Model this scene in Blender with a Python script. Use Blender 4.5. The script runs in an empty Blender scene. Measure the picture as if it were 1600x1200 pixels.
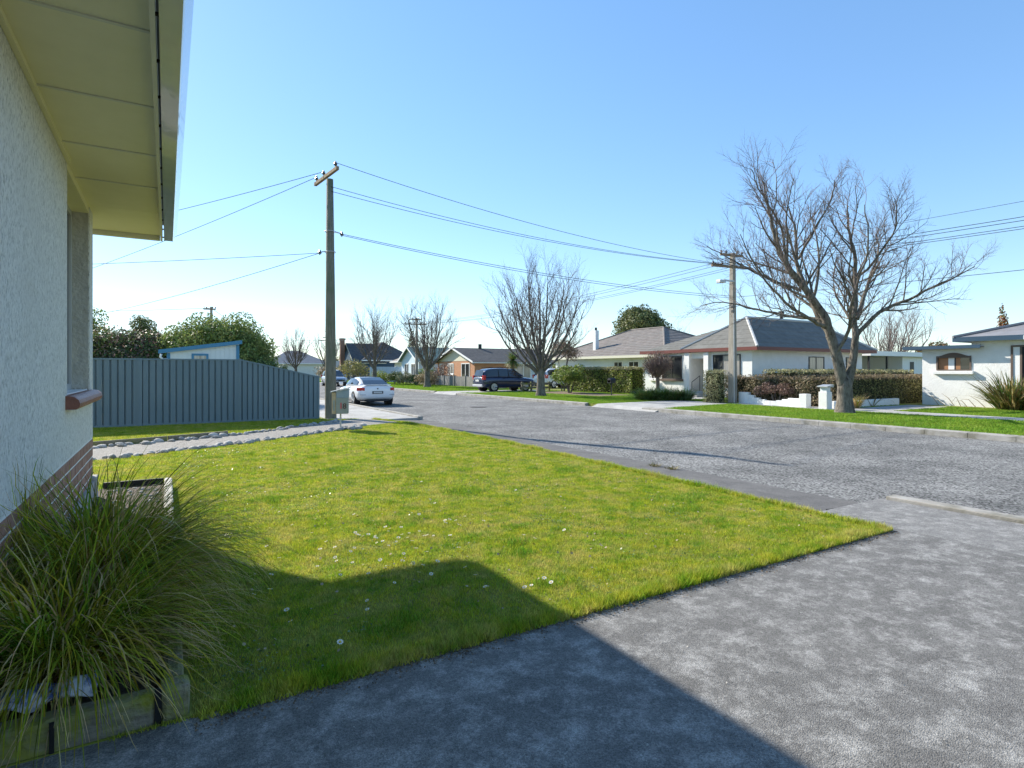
import bpy, bmesh, math, random
import numpy as np
from mathutils import Vector
R_ = math.radians
rng = np.random.default_rng(7)
random.seed(7)
scene = bpy.context.scene
COL = scene.collection

# ------------------------------------------------------------------ camera, sky, sun, exposure
SUN_EL, SUN_AZ = 32.0, -21.7            # azimuth from +Y (street direction), negative towards -X
cam_d = bpy.data.cameras.new('camera')
cam_d.sensor_width = 36.0
cam_d.lens = 20.25
cam_d.shift_y = -21.0 / 1600.0
cam_d.clip_start = 0.05
cam_d.clip_end = 3000
cam = bpy.data.objects.new('camera', cam_d)
COL.objects.link(cam)
cam.location = (0, 0, 1.5)
cam.rotation_euler = (R_(90), 0, R_(-30.92))
scene.camera = cam

world = bpy.data.worlds.new('World')
scene.world = world
world.use_nodes = True
wn = world.node_tree
wn.nodes.clear()
sky = wn.nodes.new('ShaderNodeTexSky')
sky.sky_type = 'NISHITA'
sky.sun_disc = False
sky.sun_elevation = R_(SUN_EL)
sky.sun_rotation = R_(SUN_AZ)
sky.altitude = 0
sky.air_density = 1.0
sky.dust_density = 0.1
sky.ozone_density = 1.5
bg = wn.nodes.new('ShaderNodeBackground')
bg.inputs['Strength'].default_value = 0.15
wo = wn.nodes.new('ShaderNodeOutputWorld')
hsv = wn.nodes.new('ShaderNodeHueSaturation')
hsv.inputs['Saturation'].default_value = 1.36
gam = wn.nodes.new('ShaderNodeGamma')
gam.inputs['Gamma'].default_value = 0.65
wn.links.new(sky.outputs[0], gam.inputs['Color'])
wn.links.new(gam.outputs[0], hsv.inputs['Color'])
wb = wn.nodes.new('ShaderNodeMix')
wb.data_type = 'RGBA'
wb.blend_type = 'MULTIPLY'
wb.inputs['Factor'].default_value = 1.0
wb.inputs['B'].default_value = (0.86, 0.97, 1.10, 1)
wn.links.new(hsv.outputs[0], wb.inputs['A'])
wn.links.new(wb.outputs['Result'], bg.inputs[0])
wn.links.new(bg.outputs[0], wo.inputs[0])

sun_d = bpy.data.lights.new('sun', 'SUN')
sun_d.energy = 3.6
sun_d.angle = R_(0.6)
sun_d.color = (1.0, 0.93, 0.82)
sun = bpy.data.objects.new('sun', sun_d)
COL.objects.link(sun)
sun.location = (-10, 30, 30)
sv = Vector((math.sin(R_(SUN_AZ)) * math.cos(R_(SUN_EL)), math.cos(R_(SUN_AZ)) * math.cos(R_(SUN_EL)), math.sin(R_(SUN_EL))))
sun.rotation_euler = (-sv).to_track_quat('-Z', 'Y').to_euler()

scene.render.engine = 'CYCLES'
scene.view_settings.view_transform = 'Standard'
scene.view_settings.look = 'None'
scene.view_settings.exposure = 1.36
scene.view_settings.gamma = 1.0
scene.view_settings.use_curve_mapping = False
scene.cycles.max_bounces = 6
scene.cycles.transparent_max_bounces = 8

# ------------------------------------------------------------------ materials
MATS = {}
def lk(nt, a, b): nt.links.new(a, b)
def mat(name, c1, c2=None, scale=4.0, rough=0.85, bump=0.0, bscale=60.0, spec=0.3, metal=0.0, stretch=(1, 1, 1),
        c3=None, s3=0.6, bstretch=None, detail=6, nrough=0.65, r3_=(0.48, 0.68), d3=4, island=0.0, trans=0.0, coat=0.0, lo=0.35, hi=0.65):
    """principled surface; colour from world-position noise (c1..c2, broad patches of c3), fine relief from noise bump"""
    m = bpy.data.materials.new(name)
    m.use_nodes = True
    nt = m.node_tree
    b = nt.nodes['Principled BSDF']
    b.inputs['Roughness'].default_value = rough
    b.inputs['Specular IOR Level'].default_value = spec
    b.inputs['Metallic'].default_value = metal
    b.inputs['Coat Weight'].default_value = coat
    geo = nt.nodes.new('ShaderNodeNewGeometry')
    def vec(st):
        mp = nt.nodes.new('ShaderNodeMapping')
        mp.inputs['Scale'].default_value = st
        lk(nt, geo.outputs['Position'], mp.inputs['Vector'])
        return mp.outputs[0]
    col = None
    if c2 is not None:
        n = nt.nodes.new('ShaderNodeTexNoise')
        n.inputs['Scale'].default_value = scale
        n.inputs['Detail'].default_value = detail
        n.inputs['Roughness'].default_value = nrough
        lk(nt, vec(stretch), n.inputs['Vector'])
        r = nt.nodes.new('ShaderNodeMapRange')
        r.inputs[1].default_value = lo
        r.inputs[2].default_value = hi
        lk(nt, n.outputs[0], r.inputs[0])
        mx = nt.nodes.new('ShaderNodeMix')
        mx.data_type = 'RGBA'
        mx.inputs['A'].default_value = (*c1, 1)
        mx.inputs['B'].default_value = (*c2, 1)
        lk(nt, r.outputs[0], mx.inputs['Factor'])
        col = mx.outputs['Result']
        if c3 is not None:
            n3 = nt.nodes.new('ShaderNodeTexNoise')
            n3.inputs['Scale'].default_value = s3
            n3.inputs['Detail'].default_value = d3
            n3.inputs['Roughness'].default_value = nrough
            lk(nt, geo.outputs['Position'], n3.inputs['Vector'])
            r3 = nt.nodes.new('ShaderNodeMapRange')
            r3.inputs[1].default_value = r3_[0]
            r3.inputs[2].default_value = r3_[1]
            lk(nt, n3.outputs[0], r3.inputs[0])
            m3 = nt.nodes.new('ShaderNodeMix')
            m3.data_type = 'RGBA'
            m3.inputs['B'].default_value = (*c3, 1)
            lk(nt, col, m3.inputs['A'])
            lk(nt, r3.outputs[0], m3.inputs['Factor'])
            col = m3.outputs['Result']
    if island > 0:
        hs = nt.nodes.new('ShaderNodeHueSaturation')
        mr = nt.nodes.new('ShaderNodeMapRange')
        mr.inputs[3].default_value = 1 - island
        mr.inputs[4].default_value = 1 + island
        lk(nt, geo.outputs['Random Per Island'], mr.inputs[0])
        lk(nt, mr.outputs[0], hs.inputs['Value'])
        m2 = nt.nodes.new('ShaderNodeMapRange')
        m2.inputs[3].default_value = 0.5 - island * 0.06
        m2.inputs[4].default_value = 0.5 + island * 0.06
        ml = nt.nodes.new('ShaderNodeMath')
        ml.operation = 'FRACT'
        mm = nt.nodes.new('ShaderNodeMath')
        mm.operation = 'MULTIPLY'
        mm.inputs[1].default_value = 17.3
        lk(nt, geo.outputs['Random Per Island'], mm.inputs[0])
        lk(nt, mm.outputs[0], ml.inputs[0])
        lk(nt, ml.outputs[0], m2.inputs[0])
        lk(nt, m2.outputs[0], hs.inputs['Hue'])
        if col is None:
            hs.inputs['Color'].default_value = (*c1, 1)
        else:
            lk(nt, col, hs.inputs['Color'])
        col = hs.outputs[0]
    if col is None:
        b.inputs['Base Color'].default_value = (*c1, 1)
    else:
        lk(nt, col, b.inputs['Base Color'])
    if bump > 0:
        n = nt.nodes.new('ShaderNodeTexNoise')
        n.inputs['Scale'].default_value = bscale
        n.inputs['Detail'].default_value = 5
        lk(nt, vec(bstretch or (1, 1, 1)), n.inputs['Vector'])
        bp = nt.nodes.new('ShaderNodeBump')
        bp.inputs['Strength'].default_value = min(1.0, bump)
        bp.inputs['Distance'].default_value = 0.02
        lk(nt, n.outputs[0], bp.inputs['Height'])
        lk(nt, bp.outputs[0], b.inputs['Normal'])
    if trans > 0:
        tr = nt.nodes.new('ShaderNodeBsdfTranslucent')
        if col is None:
            tr.inputs[0].default_value = (*c1, 1)
        else:
            lk(nt, col, tr.inputs[0])
        ms = nt.nodes.new('ShaderNodeMixShader')
        ms.inputs[0].default_value = trans
        lk(nt, b.outputs[0], ms.inputs[1])
        lk(nt, tr.outputs[0], ms.inputs[2])
        lk(nt, ms.outputs[0], nt.nodes['Material Output'].inputs['Surface'])
    MATS[name] = m
    return m

def speckle(m, scale, lo, hi, gain, dark=0.6):
    """multiply base colour with fine stone-chip speckle"""
    nt = m.node_tree
    b = nt.nodes['Principled BSDF']
    src = b.inputs['Base Color'].links[0].from_socket
    geo = nt.nodes.new('ShaderNodeNewGeometry')
    v = nt.nodes.new('ShaderNodeTexVoronoi')
    v.inputs['Scale'].default_value = scale
    lk(nt, geo.outputs['Position'], v.inputs['Vector'])
    sp = nt.nodes.new('ShaderNodeSeparateColor')
    lk(nt, v.outputs['Color'], sp.inputs[0])
    r = nt.nodes.new('ShaderNodeMapRange')
    r.inputs[1].default_value = lo
    r.inputs[2].default_value = hi
    r.inputs[3].default_value = dark
    r.inputs[4].default_value = gain
    lk(nt, sp.outputs[0], r.inputs[0])
    mx = nt.nodes.new('ShaderNodeMix')
    mx.data_type = 'RGBA'
    mx.blend_type = 'MULTIPLY'
    mx.inputs['Factor'].default_value = 1.0
    cb = nt.nodes.new('ShaderNodeCombineColor')
    for i in range(3): lk(nt, r.outputs[0], cb.inputs[i])
    lk(nt, src, mx.inputs['A'])
    lk(nt, cb.outputs[0], mx.inputs['B'])
    lk(nt, mx.outputs['Result'], b.inputs['Base Color'])

mat('ground', (0.07, 0.11, 0.025), (0.10, 0.14, 0.03), 0.8, 0.95)
mat('lawn_soil', (0.13, 0.18, 0.02), (0.25, 0.25, 0.045), 2.2, 0.95, 0.6, 40, c3=(0.17, 0.15, 0.055), s3=0.9)
mat('grass', (0.16, 0.31, 0.015), (0.50, 0.50, 0.045), 5.0, lo=0.40, hi=0.60, rough=0.6, spec=0.2, island=0.45, trans=0.4, c3=(0.60, 0.50, 0.17), s3=2.6, detail=12, nrough=0.78, r3_=(0.47, 0.68), d3=12)
mat('verge_grass', (0.14, 0.28, 0.02), (0.25, 0.36, 0.035), 0.9, 0.6, spec=0.25, island=0.4, trans=0.4)
mat('road', (0.105, 0.105, 0.10), (0.165, 0.163, 0.155), 1.1, 0.95, 1.0, 70, spec=0.15, c3=(0.215, 0.212, 0.20), s3=0.45, detail=12, nrough=0.7, r3_=(0.45, 0.68), d3=10)
speckle(MATS['road'], 42, 0.0, 1.0, 2.1, 0.35)
mat('asphalt_path', (0.125, 0.12, 0.115), (0.17, 0.165, 0.155), 2.5, 0.95, 0.5, 160, spec=0.15, c3=(0.20, 0.193, 0.18), s3=0.9, detail=12, nrough=0.75)
speckle(MATS['asphalt_path'], 150, 0.0, 1.0, 1.25, 0.75)
mat('driveway', (0.14, 0.136, 0.128), (0.195, 0.19, 0.178), 3.0, 0.95, 0.6, 170, spec=0.15, c3=(0.36, 0.352, 0.33), s3=5.0, detail=14, nrough=0.78, r3_=(0.47, 0.66), d3=14, lo=0.36, hi=0.66)
speckle(MATS['driveway'], 170, 0.0, 1.0, 1.35, 0.7)
mat('concrete', (0.34, 0.335, 0.31), (0.44, 0.43, 0.40), 2.0, 0.9, 0.4, 120, c3=(0.29, 0.28, 0.26), s3=0.8)
mat('apron', (0.18, 0.176, 0.167), (0.25, 0.244, 0.23), 4.5, 0.95, 0.6, 150, spec=0.15, c3=(0.38, 0.37, 0.345), s3=6.0, detail=14, nrough=0.78, r3_=(0.47, 0.68), d3=14, lo=0.38, hi=0.68)
speckle(MATS['apron'], 160, 0.0, 1.0, 1.3, 0.72)
speckle(MATS['concrete'], 140, 0.0, 1.0, 1.15, 0.82)
mat('kerb', (0.30, 0.28, 0.24), (0.40, 0.385, 0.35), 5.0, 0.9, 0.5, 80, c3=(0.2, 0.19, 0.15), s3=2)
mat('pebble_path', (0.22, 0.205, 0.18), (0.32, 0.30, 0.265), 9.0, 0.9, 0.7, 90)
speckle(MATS['pebble_path'], 70, 0, 1, 1.3, 0.65)
mat('stone', (0.17, 0.168, 0.155), (0.44, 0.43, 0.40), 6.0, 0.8, 0.3, 60)
mat('soil', (0.06, 0.045, 0.032), (0.13, 0.105, 0.08), 9.0, 0.95, 0.9, 35)
mat('mulch', (0.13, 0.095, 0.06), (0.22, 0.17, 0.115), 6.0, 0.95, 0.8, 25)
mat('stucco', (0.20, 0.195, 0.175), (0.78, 0.765, 0.72), 105.0, 0.95, 1.0, 105, spec=0.1, stretch=(1, 1, 0.3), bstretch=(1, 1, 0.3), lo=0.28, hi=0.50, detail=4, nrough=0.6, c3=(0.66, 0.64, 0.59), s3=1.2, r3_=(0.5, 0.9))
mat('stucco_reveal', (0.44, 0.42, 0.37), (0.55, 0.53, 0.47), 14.0, 0.9, 0.9, 30, stretch=(1, 1, 0.4))
mat('soffit', (0.74, 0.68, 0.43), (0.78, 0.72, 0.47), 3.0, 0.6)
mat('fascia', (0.60, 0.575, 0.44), (0.66, 0.63, 0.48), 4.0, 0.5)
mat('gutter', (0.42, 0.43, 0.42), (0.47, 0.48, 0.46), 3.0, 0.16, spec=0.8, coat=0.6)
mat('dark_gap', (0.02, 0.02, 0.02))
mat('brick', (0.27, 0.15, 0.10), (0.38, 0.235, 0.165), 9.0, 0.85, 0.5, 70, island=0.22)
mat('mortar', (0.74, 0.73, 0.70), (0.80, 0.79, 0.76), 12.0, 0.95, 0.5, 80)
mat('sill_brick', (0.20, 0.075, 0.045), (0.29, 0.12, 0.07), 9.0, 0.45, 0.2, 40, spec=0.5, island=0.2)
mat('alu', (0.45, 0.46, 0.45), None, rough=0.4, metal=0.3, spec=0.5)
mat('glass', (0.025, 0.03, 0.035), None, rough=0.04, spec=0.8)
mat('glass_curtain', (0.22, 0.21, 0.19), (0.42, 0.40, 0.37), 3.0, 0.08, spec=0.7, stretch=(6, 6, 0.1))
mat('timber', (0.17, 0.15, 0.11), (0.26, 0.235, 0.18), 6.0, 0.9, 0.7, 40, stretch=(1, 6, 6), c3=(0.24, 0.25, 0.03), s3=3.5)
mat('timber_pale', (0.42, 0.40, 0.35), (0.60, 0.58, 0.52), 9.0, 0.9, 0.6, 40)
mat('black_plastic', (0.012, 0.012, 0.013), None, rough=0.6)
mat('fence_steel', (0.115, 0.175, 0.205), (0.13, 0.19, 0.22), 1.5, 0.45, spec=0.4)
mat('pole_wood', (0.13, 0.12, 0.085), (0.23, 0.215, 0.16), 8.0, 0.9, 0.6, 30, stretch=(4, 4, 0.3), c3=(0.12, 0.14, 0.08), s3=1.2)
mat('pole_concrete', (0.27, 0.245, 0.205), (0.35, 0.32, 0.27), 4.0, 0.9, 0.3, 40, stretch=(3, 3, 0.4))
mat('crossarm_wood', (0.20, 0.14, 0.085), (0.30, 0.22, 0.14), 6.0, 0.9, 0.4, 30)
mat('insulator', (0.07, 0.06, 0.055), None, rough=0.25, spec=0.6)
mat('galv', (0.42, 0.43, 0.43), (0.5, 0.51, 0.51), 8, 0.5, metal=0.5)
mat('wire', (0.045, 0.05, 0.055), None, rough=0.6)
mat('bark', (0.045, 0.037, 0.03), (0.25, 0.22, 0.18), 9.0, 0.95, 1.0, 22, spec=0.1, nrough=0.75, stretch=(1, 1, 0.3), bstretch=(1, 1, 0.3), c3=(0.20, 0.18, 0.145), s3=4.5)
mat('bark_far', (0.12, 0.10, 0.085), (0.19, 0.16, 0.14), 5.0, 0.9)
mat('twig', (0.13, 0.095, 0.085), (0.20, 0.155, 0.14), 2.0, 0.85)
for nm, a, b2, tr in (('leaf_rhodo', (0.10, 0.16, 0.03), (0.26, 0.30, 0.09), 0.3), ('leaf_dark', (0.045, 0.085, 0.025), (0.11, 0.15, 0.045), 0.25),
                      ('leaf_hedge', (0.13, 0.19, 0.03), (0.28, 0.31, 0.06), 0.35), ('leaf_brown', (0.16, 0.125, 0.07), (0.27, 0.21, 0.12), 0.3),
                      ('leaf_olive', (0.16, 0.155, 0.055), (0.27, 0.25, 0.09), 0.35), ('leaf_cypress', (0.08, 0.11, 0.035), (0.20, 0.21, 0.075), 0.25),
                      ('leaf_variegated', (0.17, 0.19, 0.06), (0.46, 0.42, 0.24), 0.3), ('leaf_bush', (0.075, 0.14, 0.025), (0.18, 0.24, 0.05), 0.3),
                      ('leaf_rust', (0.20, 0.075, 0.035), (0.34, 0.14, 0.06), 0.25), ('leaf_purple', (0.14, 0.085, 0.075), (0.26, 0.17, 0.12), 0.25)):
    mat(nm, a, b2, 1.7, 0.55, spec=0.35, island=0.45, trans=tr)
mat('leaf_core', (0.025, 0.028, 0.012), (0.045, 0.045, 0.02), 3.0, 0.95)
mat('tussock_green', (0.13, 0.24, 0.015), (0.42, 0.36, 0.03), 4.0, 0.7, spec=0.15, island=0.65, trans=0.4)
mat('tussock_dry', (0.48, 0.32, 0.10), (0.66, 0.54, 0.30), 5.0, 0.8, spec=0.1, island=0.4, trans=0.3)
mat('strap_green', (0.06, 0.13, 0.03), (0.14, 0.21, 0.05), 2.0, 0.4, spec=0.45, island=0.4, trans=0.3)
mat('strap_flax', (0.13, 0.12, 0.035), (0.26, 0.21, 0.07), 2.0, 0.45, spec=0.4, island=0.5, trans=0.3)
mat('daisy_white', (0.8, 0.8, 0.78), None, rough=0.7, trans=0.2)
mat('daisy_yellow', (0.7, 0.5, 0.05), None, rough=0.7)
mat('white_wall', (0.74, 0.735, 0.70), (0.80, 0.795, 0.765), 2.5, 0.85, 0.5, 22)
mat('cream_wall', (0.70, 0.69, 0.63), (0.77, 0.76, 0.70), 2.5, 0.85, 0.3, 25)
mat('cream_paint', (0.62, 0.60, 0.47), None, rough=0.7)
mat('blue_wall', (0.50, 0.60, 0.66), (0.56, 0.66, 0.72), 2, 0.7)
mat('roof_grey', (0.14, 0.138, 0.125), (0.20, 0.197, 0.18), 2.2, 0.95, 0.4, 12, spec=0.08, c3=(0.16, 0.155, 0.14), s3=0.5)
mat('roof_brown', (0.14, 0.122, 0.11), (0.22, 0.195, 0.175), 2.2, 0.75, 0.3, 12, c3=(0.17, 0.16, 0.145), s3=0.7)
mat('roof_green', (0.13, 0.20, 0.17), (0.17, 0.245, 0.21), 2, 0.7)
mat('roof_steel', (0.20, 0.195, 0.20), (0.25, 0.245, 0.245), 2, 0.55, spec=0.4)
mat('roof_slate', (0.06, 0.062, 0.065), (0.10, 0.10, 0.10), 2.5, 0.85, 0.4, 10)
mat('ridge_pale', (0.42, 0.43, 0.42), None, rough=0.6)
mat('fascia_red', (0.16, 0.05, 0.04), None, rough=0.5)
mat('fascia_blue', (0.045, 0.085, 0.13), None, rough=0.45)
mat('trim_blue', (0.07, 0.22, 0.36), None, rough=0.5)
mat('trim_white', (0.78, 0.78, 0.76), None, rough=0.6)
mat('trim_dark', (0.035, 0.035, 0.038), None, rough=0.5)
mat('trim_brown', (0.13, 0.095, 0.075), None, rough=0.6)
mat('wood_orange', (0.34, 0.17, 0.085), None, rough=0.6)
mat('siding', (0.64, 0.68, 0.68), (0.70, 0.73, 0.73), 2, 0.6)
mat('navy_paint', (0.03, 0.075, 0.13), None, rough=0.6)
mat('block_grey', (0.20, 0.20, 0.19), (0.27, 0.265, 0.25), 3, 0.9, 0.4, 20)
mat('pale_blue_fence', (0.38, 0.48, 0.60), (0.44, 0.53, 0.64), 1.5, 0.6)
mat('chimney_brick', (0.20, 0.115, 0.085), (0.27, 0.165, 0.12), 5, 0.9)
mat('car_white', (0.78, 0.79, 0.80), None, rough=0.25, spec=0.5, coat=0.6)
mat('car_navy', (0.012, 0.02, 0.06), None, rough=0.22, spec=0.5, coat=0.8)
mat('car_silver', (0.34, 0.39, 0.45), None, rough=0.28, metal=0.5, coat=0.6)
mat('car_glass', (0.02, 0.028, 0.035), None, rough=0.03, spec=0.9)
mat('tyre', (0.018, 0.018, 0.018), None, rough=0.85)
mat('rim', (0.55, 0.56, 0.57), None, rough=0.3, metal=0.7)
mat('lamp_red', (0.50, 0.02, 0.025), None, rough=0.15, spec=0.6, coat=0.5)
mat('lamp_clear', (0.65, 0.68, 0.7), None, rough=0.1, spec=0.7, coat=0.5)
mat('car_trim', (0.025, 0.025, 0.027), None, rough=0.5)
mat('bumper_silver', (0.42, 0.43, 0.45), None, rough=0.4)
mat('chrome', (0.6, 0.6, 0.6), None, rough=0.15, metal=1.0)
mat('plate', (0.55, 0.55, 0.53), None, rough=0.5)
mat('mailbox_paint', (0.26, 0.275, 0.245), (0.31, 0.325, 0.29), 7, 0.55)
mat('mailbox_roof', (0.24, 0.30, 0.35), (0.29, 0.34, 0.38), 7, 0.5)
mat('mailbox_timber', (0.38, 0.29, 0.18), (0.46, 0.36, 0.23), 7, 0.7)
mat('digit_red', (0.62, 0.03, 0.06), None, rough=0.5)
mat('digit_dark', (0.07, 0.02, 0.03), None, rough=0.5)
mat('iron', (0.06, 0.055, 0.05), (0.10, 0.09, 0.08), 12, 0.7, 0.4, 60)
mat('blue_wrap', (0.10, 0.16, 0.42), (0.62, 0.66, 0.78), 11.0, 0.35, spec=0.5, lo=0.45, hi=0.55)
mat('dry_stick', (0.33, 0.27, 0.18), None, rough=0.9)

# brick-textured wall for the far house (single bricks too small to see there)
def brick_mat(name, ca, cb, cm):
    m = mat(name, ca, cb, 3)
    nt = m.node_tree
    bt = nt.nodes.new('ShaderNodeTexBrick')
    bt.inputs['Scale'].default_value = 1.0
    bt.inputs['Brick Width'].default_value = 0.24
    bt.inputs['Row Height'].default_value = 0.086
    bt.inputs['Mortar Size'].default_value = 0.010
    bt.inputs['Color1'].default_value = (*ca, 1)
    bt.inputs['Color2'].default_value = (*cb, 1)
    bt.inputs['Mortar'].default_value = (*cm, 1)
    geo = nt.nodes.new('ShaderNodeNewGeometry')
    s = nt.nodes.new('ShaderNodeSeparateXYZ')
    ad = nt.nodes.new('ShaderNodeMath')
    cx = nt.nodes.new('ShaderNodeCombineXYZ')
    lk(nt, geo.outputs['Position'], s.inputs[0])
    lk(nt, s.outputs[0], ad.inputs[0])
    lk(nt, s.outputs[1], ad.inputs[1])
    lk(nt, ad.outputs[0], cx.inputs[0])
    lk(nt, s.outputs[2], cx.inputs[1])
    lk(nt, cx.outputs[0], bt.inputs['Vector'])
    lk(nt, bt.outputs['Color'], nt.nodes['Principled BSDF'].inputs['Base Color'])
brick_mat('brick_far', (0.42, 0.17, 0.075), (0.50, 0.22, 0.10), (0.42, 0.33, 0.25))

# ------------------------------------------------------------------ mesh helpers
WL = {}                                   # world location of every object made here

class MB:
    """collects shapes in world coordinates; build() links them as ONE object"""
    def __init__(s): s.v = []; s.f = []; s.mi = []; s.cur = 0
    def add(s, verts, faces):
        o = len(s.v)
        s.v += [tuple(p) for p in verts]
        for f in faces:
            s.f.append([i + o for i in f]); s.mi.append(s.cur)
        return s
    def box(s, x0, x1, y0, y1, z0, z1):
        return s.add([(x0, y0, z0), (x1, y0, z0), (x1, y1, z0), (x0, y1, z0), (x0, y0, z1), (x1, y0, z1), (x1, y1, z1), (x0, y1, z1)],
                     [(3, 2, 1, 0), (4, 5, 6, 7), (0, 1, 5, 4), (1, 2, 6, 5), (2, 3, 7, 6), (3, 0, 4, 7)])
    def prism(s, poly, z0, z1):           # counter-clockwise xy polygon
        n = len(poly)
        z0 = z0 if isinstance(z0, (list, tuple)) else [z0] * n
        z1 = z1 if isinstance(z1, (list, tuple)) else [z1] * n
        vs = [(p[0], p[1], z0[i]) for i, p in enumerate(poly)] + [(p[0], p[1], z1[i]) for i, p in enumerate(poly)]
        return s.add(vs, [list(range(n - 1, -1, -1)), list(range(n, 2 * n))] + [(i, (i + 1) % n, n + (i + 1) % n, n + i) for i in range(n)])
    def tube(s, pts, rad, n=8, caps=True):
        pts = np.array(pts, float)
        rad = np.broadcast_to(np.array(rad, float), (len(pts),))
        t = np.gradient(pts, axis=0)
        t /= np.linalg.norm(t, axis=1)[:, None] + 1e-9
        ref = np.where(np.abs(t[:, 2:3]) > 0.9, np.array([[1.0, 0, 0]]), np.array([[0, 0, 1.0]]))
        a = np.cross(t, ref); a /= np.linalg.norm(a, axis=1)[:, None] + 1e-9
        b = np.cross(t, a)
        th = np.arange(n) * 2 * math.pi / n
        ring = pts[:, None] + rad[:, None, None] * (np.cos(th)[None, :, None] * a[:, None] + np.sin(th)[None, :, None] * b[:, None])
        k = len(pts)
        fs = [(i * n + j, (i + 1) * n + j, (i + 1) * n + (j + 1) % n, i * n + (j + 1) % n) for i in range(k - 1) for j in range(n)]
        if caps: fs += [list(range(n)), list(range(k * n - 1, (k - 1) * n - 1, -1))]
        return s.add(ring.reshape(-1, 3).tolist(), fs)
    def cyl(s, c, r, axis, length, n=20):
        c = np.array(c, float); ax = np.array(axis, float); ax /= np.linalg.norm(ax)
        return s.tube([c - ax * length / 2, c + ax * length / 2], r, n)
    def build(s, name, m, parent=None, smooth=False, bevel=0.0, subsurf=0):
        v = np.array(s.v, float)
        org = np.array([(v[:, 0].min() + v[:, 0].max()) / 2, (v[:, 1].min() + v[:, 1].max()) / 2, v[:, 2].min()])
        me = bpy.data.meshes.new(name)
        me.from_pydata((v - org).tolist(), [], s.f)
        ms = m if isinstance(m, (list, tuple)) else [m]
        for q in ms: me.materials.append(MATS[q])
        if len(ms) > 1: me.polygons.foreach_set('material_index', s.mi)
        if smooth: me.polygons.foreach_set('use_smooth', [True] * len(me.polygons))
        me.update()
        o = place(name, me, org, parent)
        if bevel > 0:
            md = o.modifiers.new('bevel', 'BEVEL'); md.width = bevel; md.segments = 2; md.limit_method = 'ANGLE'
        if subsurf:
            md = o.modifiers.new('sub', 'SUBSURF'); md.levels = subsurf; md.render_levels = subsurf
        return o

def place(name, me, org, parent=None):
    o = bpy.data.objects.new(name, me)
    COL.objects.link(o)
    org = np.array(org, float)
    WL[o] = org
    if parent is not None:
        o.parent = parent
        o.location = org - WL[parent]
    else:
        o.location = org
    return o

def np_mesh(name, verts, k, mats, parent=None, mi=None, smooth=False):
    """verts (N,k,3): N separate k-gons"""
    n = len(verts)
    v = verts.reshape(-1, 3)
    org = np.array([v[:, 0].mean(), v[:, 1].mean(), v[:, 2].min()])
    me = bpy.data.meshes.new(name)
    me.vertices.add(n * k)
    me.vertices.foreach_set('co', (v - org).astype(np.float32).ravel())
    me.loops.add(n * k)
    me.loops.foreach_set('vertex_index', np.arange(n * k, dtype=np.int32))
    me.polygons.add(n)
    me.polygons.foreach_set('loop_start', np.arange(0, n * k, k, dtype=np.int32))
    for q in mats: me.materials.append(MATS[q])
    if mi is not None: me.polygons.foreach_set('material_index', np.asarray(mi, dtype=np.int32))
    me.update(calc_edges=True)
    return place(name, me, org, parent)

def tag(o, label=None, cat=None, group=None, kind=None):
    if label: o['label'] = label
    if cat: o['category'] = cat
    if group: o['group'] = group
    if kind: o['kind'] = kind
    return o
def thing(name, label, cat, loc, group=None):
    o = bpy.data.objects.new(name, None)
    COL.objects.link(o)
    o.empty_display_size = 0.3
    o.location = loc
    WL[o] = np.array(loc, float)
    return tag(o, label, cat, group)
def struct(o, label=None):
    o['kind'] = 'structure'
    if label: o['label'] = label
    return o
def copy_tree(o, parent=None):
    c = o.copy()
    COL.objects.link(c)
    if parent is not None: c.parent = parent
    for ch in list(o.children): copy_tree(ch, c)
    return c

# ------------------------------------------------------------------ ground, road, paths
struct(MB().box(-500, 700, -300, 900, -0.4, -0.16).build('ground', 'ground'), 'grassy flat ground reaching to the horizon')
NEAR = [(-300, 2.86), (5.83, 2.86), (6.02, 8.0), (6.08, 12.5), (5.85, 16.0), (5.45, 17.4), (4.85, 18.0), (4.25, 18.1), (4.25, 24.5), (5.3, 24.5), (5.3, 400), (-300, 400)]
struct(MB().prism(NEAR, -0.3, 0.0).build('front_lawn', 'lawn_soil'), 'mossy green front lawn running to the footpath')
struct(MB().prism([(16.66, -200), (400, -200), (400, 600), (16.66, 600)], -0.3, 0.0).build('far_lawn', 'lawn_soil'), 'grass verge and gardens across the street')
struct(MB().box(7.0, 16.55, -200, 600, -0.3, -0.12).build('road', 'road'), 'grey chip seal street')
struct(MB().box(-40, 5.97, -60, 2.86, -0.3, -0.006).build('driveway', 'driveway'), 'weathered grey driveway half in shade')
# footpath strip: sloping flush to the street between two kerbs
fp = MB()
ys = [3.62, 8.0, 12.5, 16.0, 17.4]
xs = [5.80, 5.98, 6.04, 5.82, 5.42]
for i in range(4):
    fp.add([(xs[i], ys[i], -0.012), (7.22, ys[i], -0.108), (7.22, ys[i + 1], -0.108), (xs[i + 1], ys[i + 1], -0.012),
            (xs[i], ys[i], -0.3), (7.22, ys[i], -0.3), (7.22, ys[i + 1], -0.3), (xs[i + 1], ys[i + 1], -0.3)],
           [(0, 1, 2, 3), (0, 4, 5, 1), (1, 5, 6, 2), (2, 6, 7, 3), (3, 7, 4, 0)])
struct(fp.build('footpath', 'asphalt_path'), 'smooth asphalt footpath between lawn and street')
struct(MB().box(5.975, 7.22, -60, 3.60, -0.3, -0.010).build('footpath_apron', 'apron'), 'pale worn apron at the end of the driveway')
struct(MB().prism([(4.25, 18.1), (4.85, 18.0), (5.42, 17.42), (6.92, 17.42), (6.92, 24.5), (4.25, 24.5)], -0.3, -0.012).build('crossing', 'concrete'), 'pale concrete crossing beside the tall pole')
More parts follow.
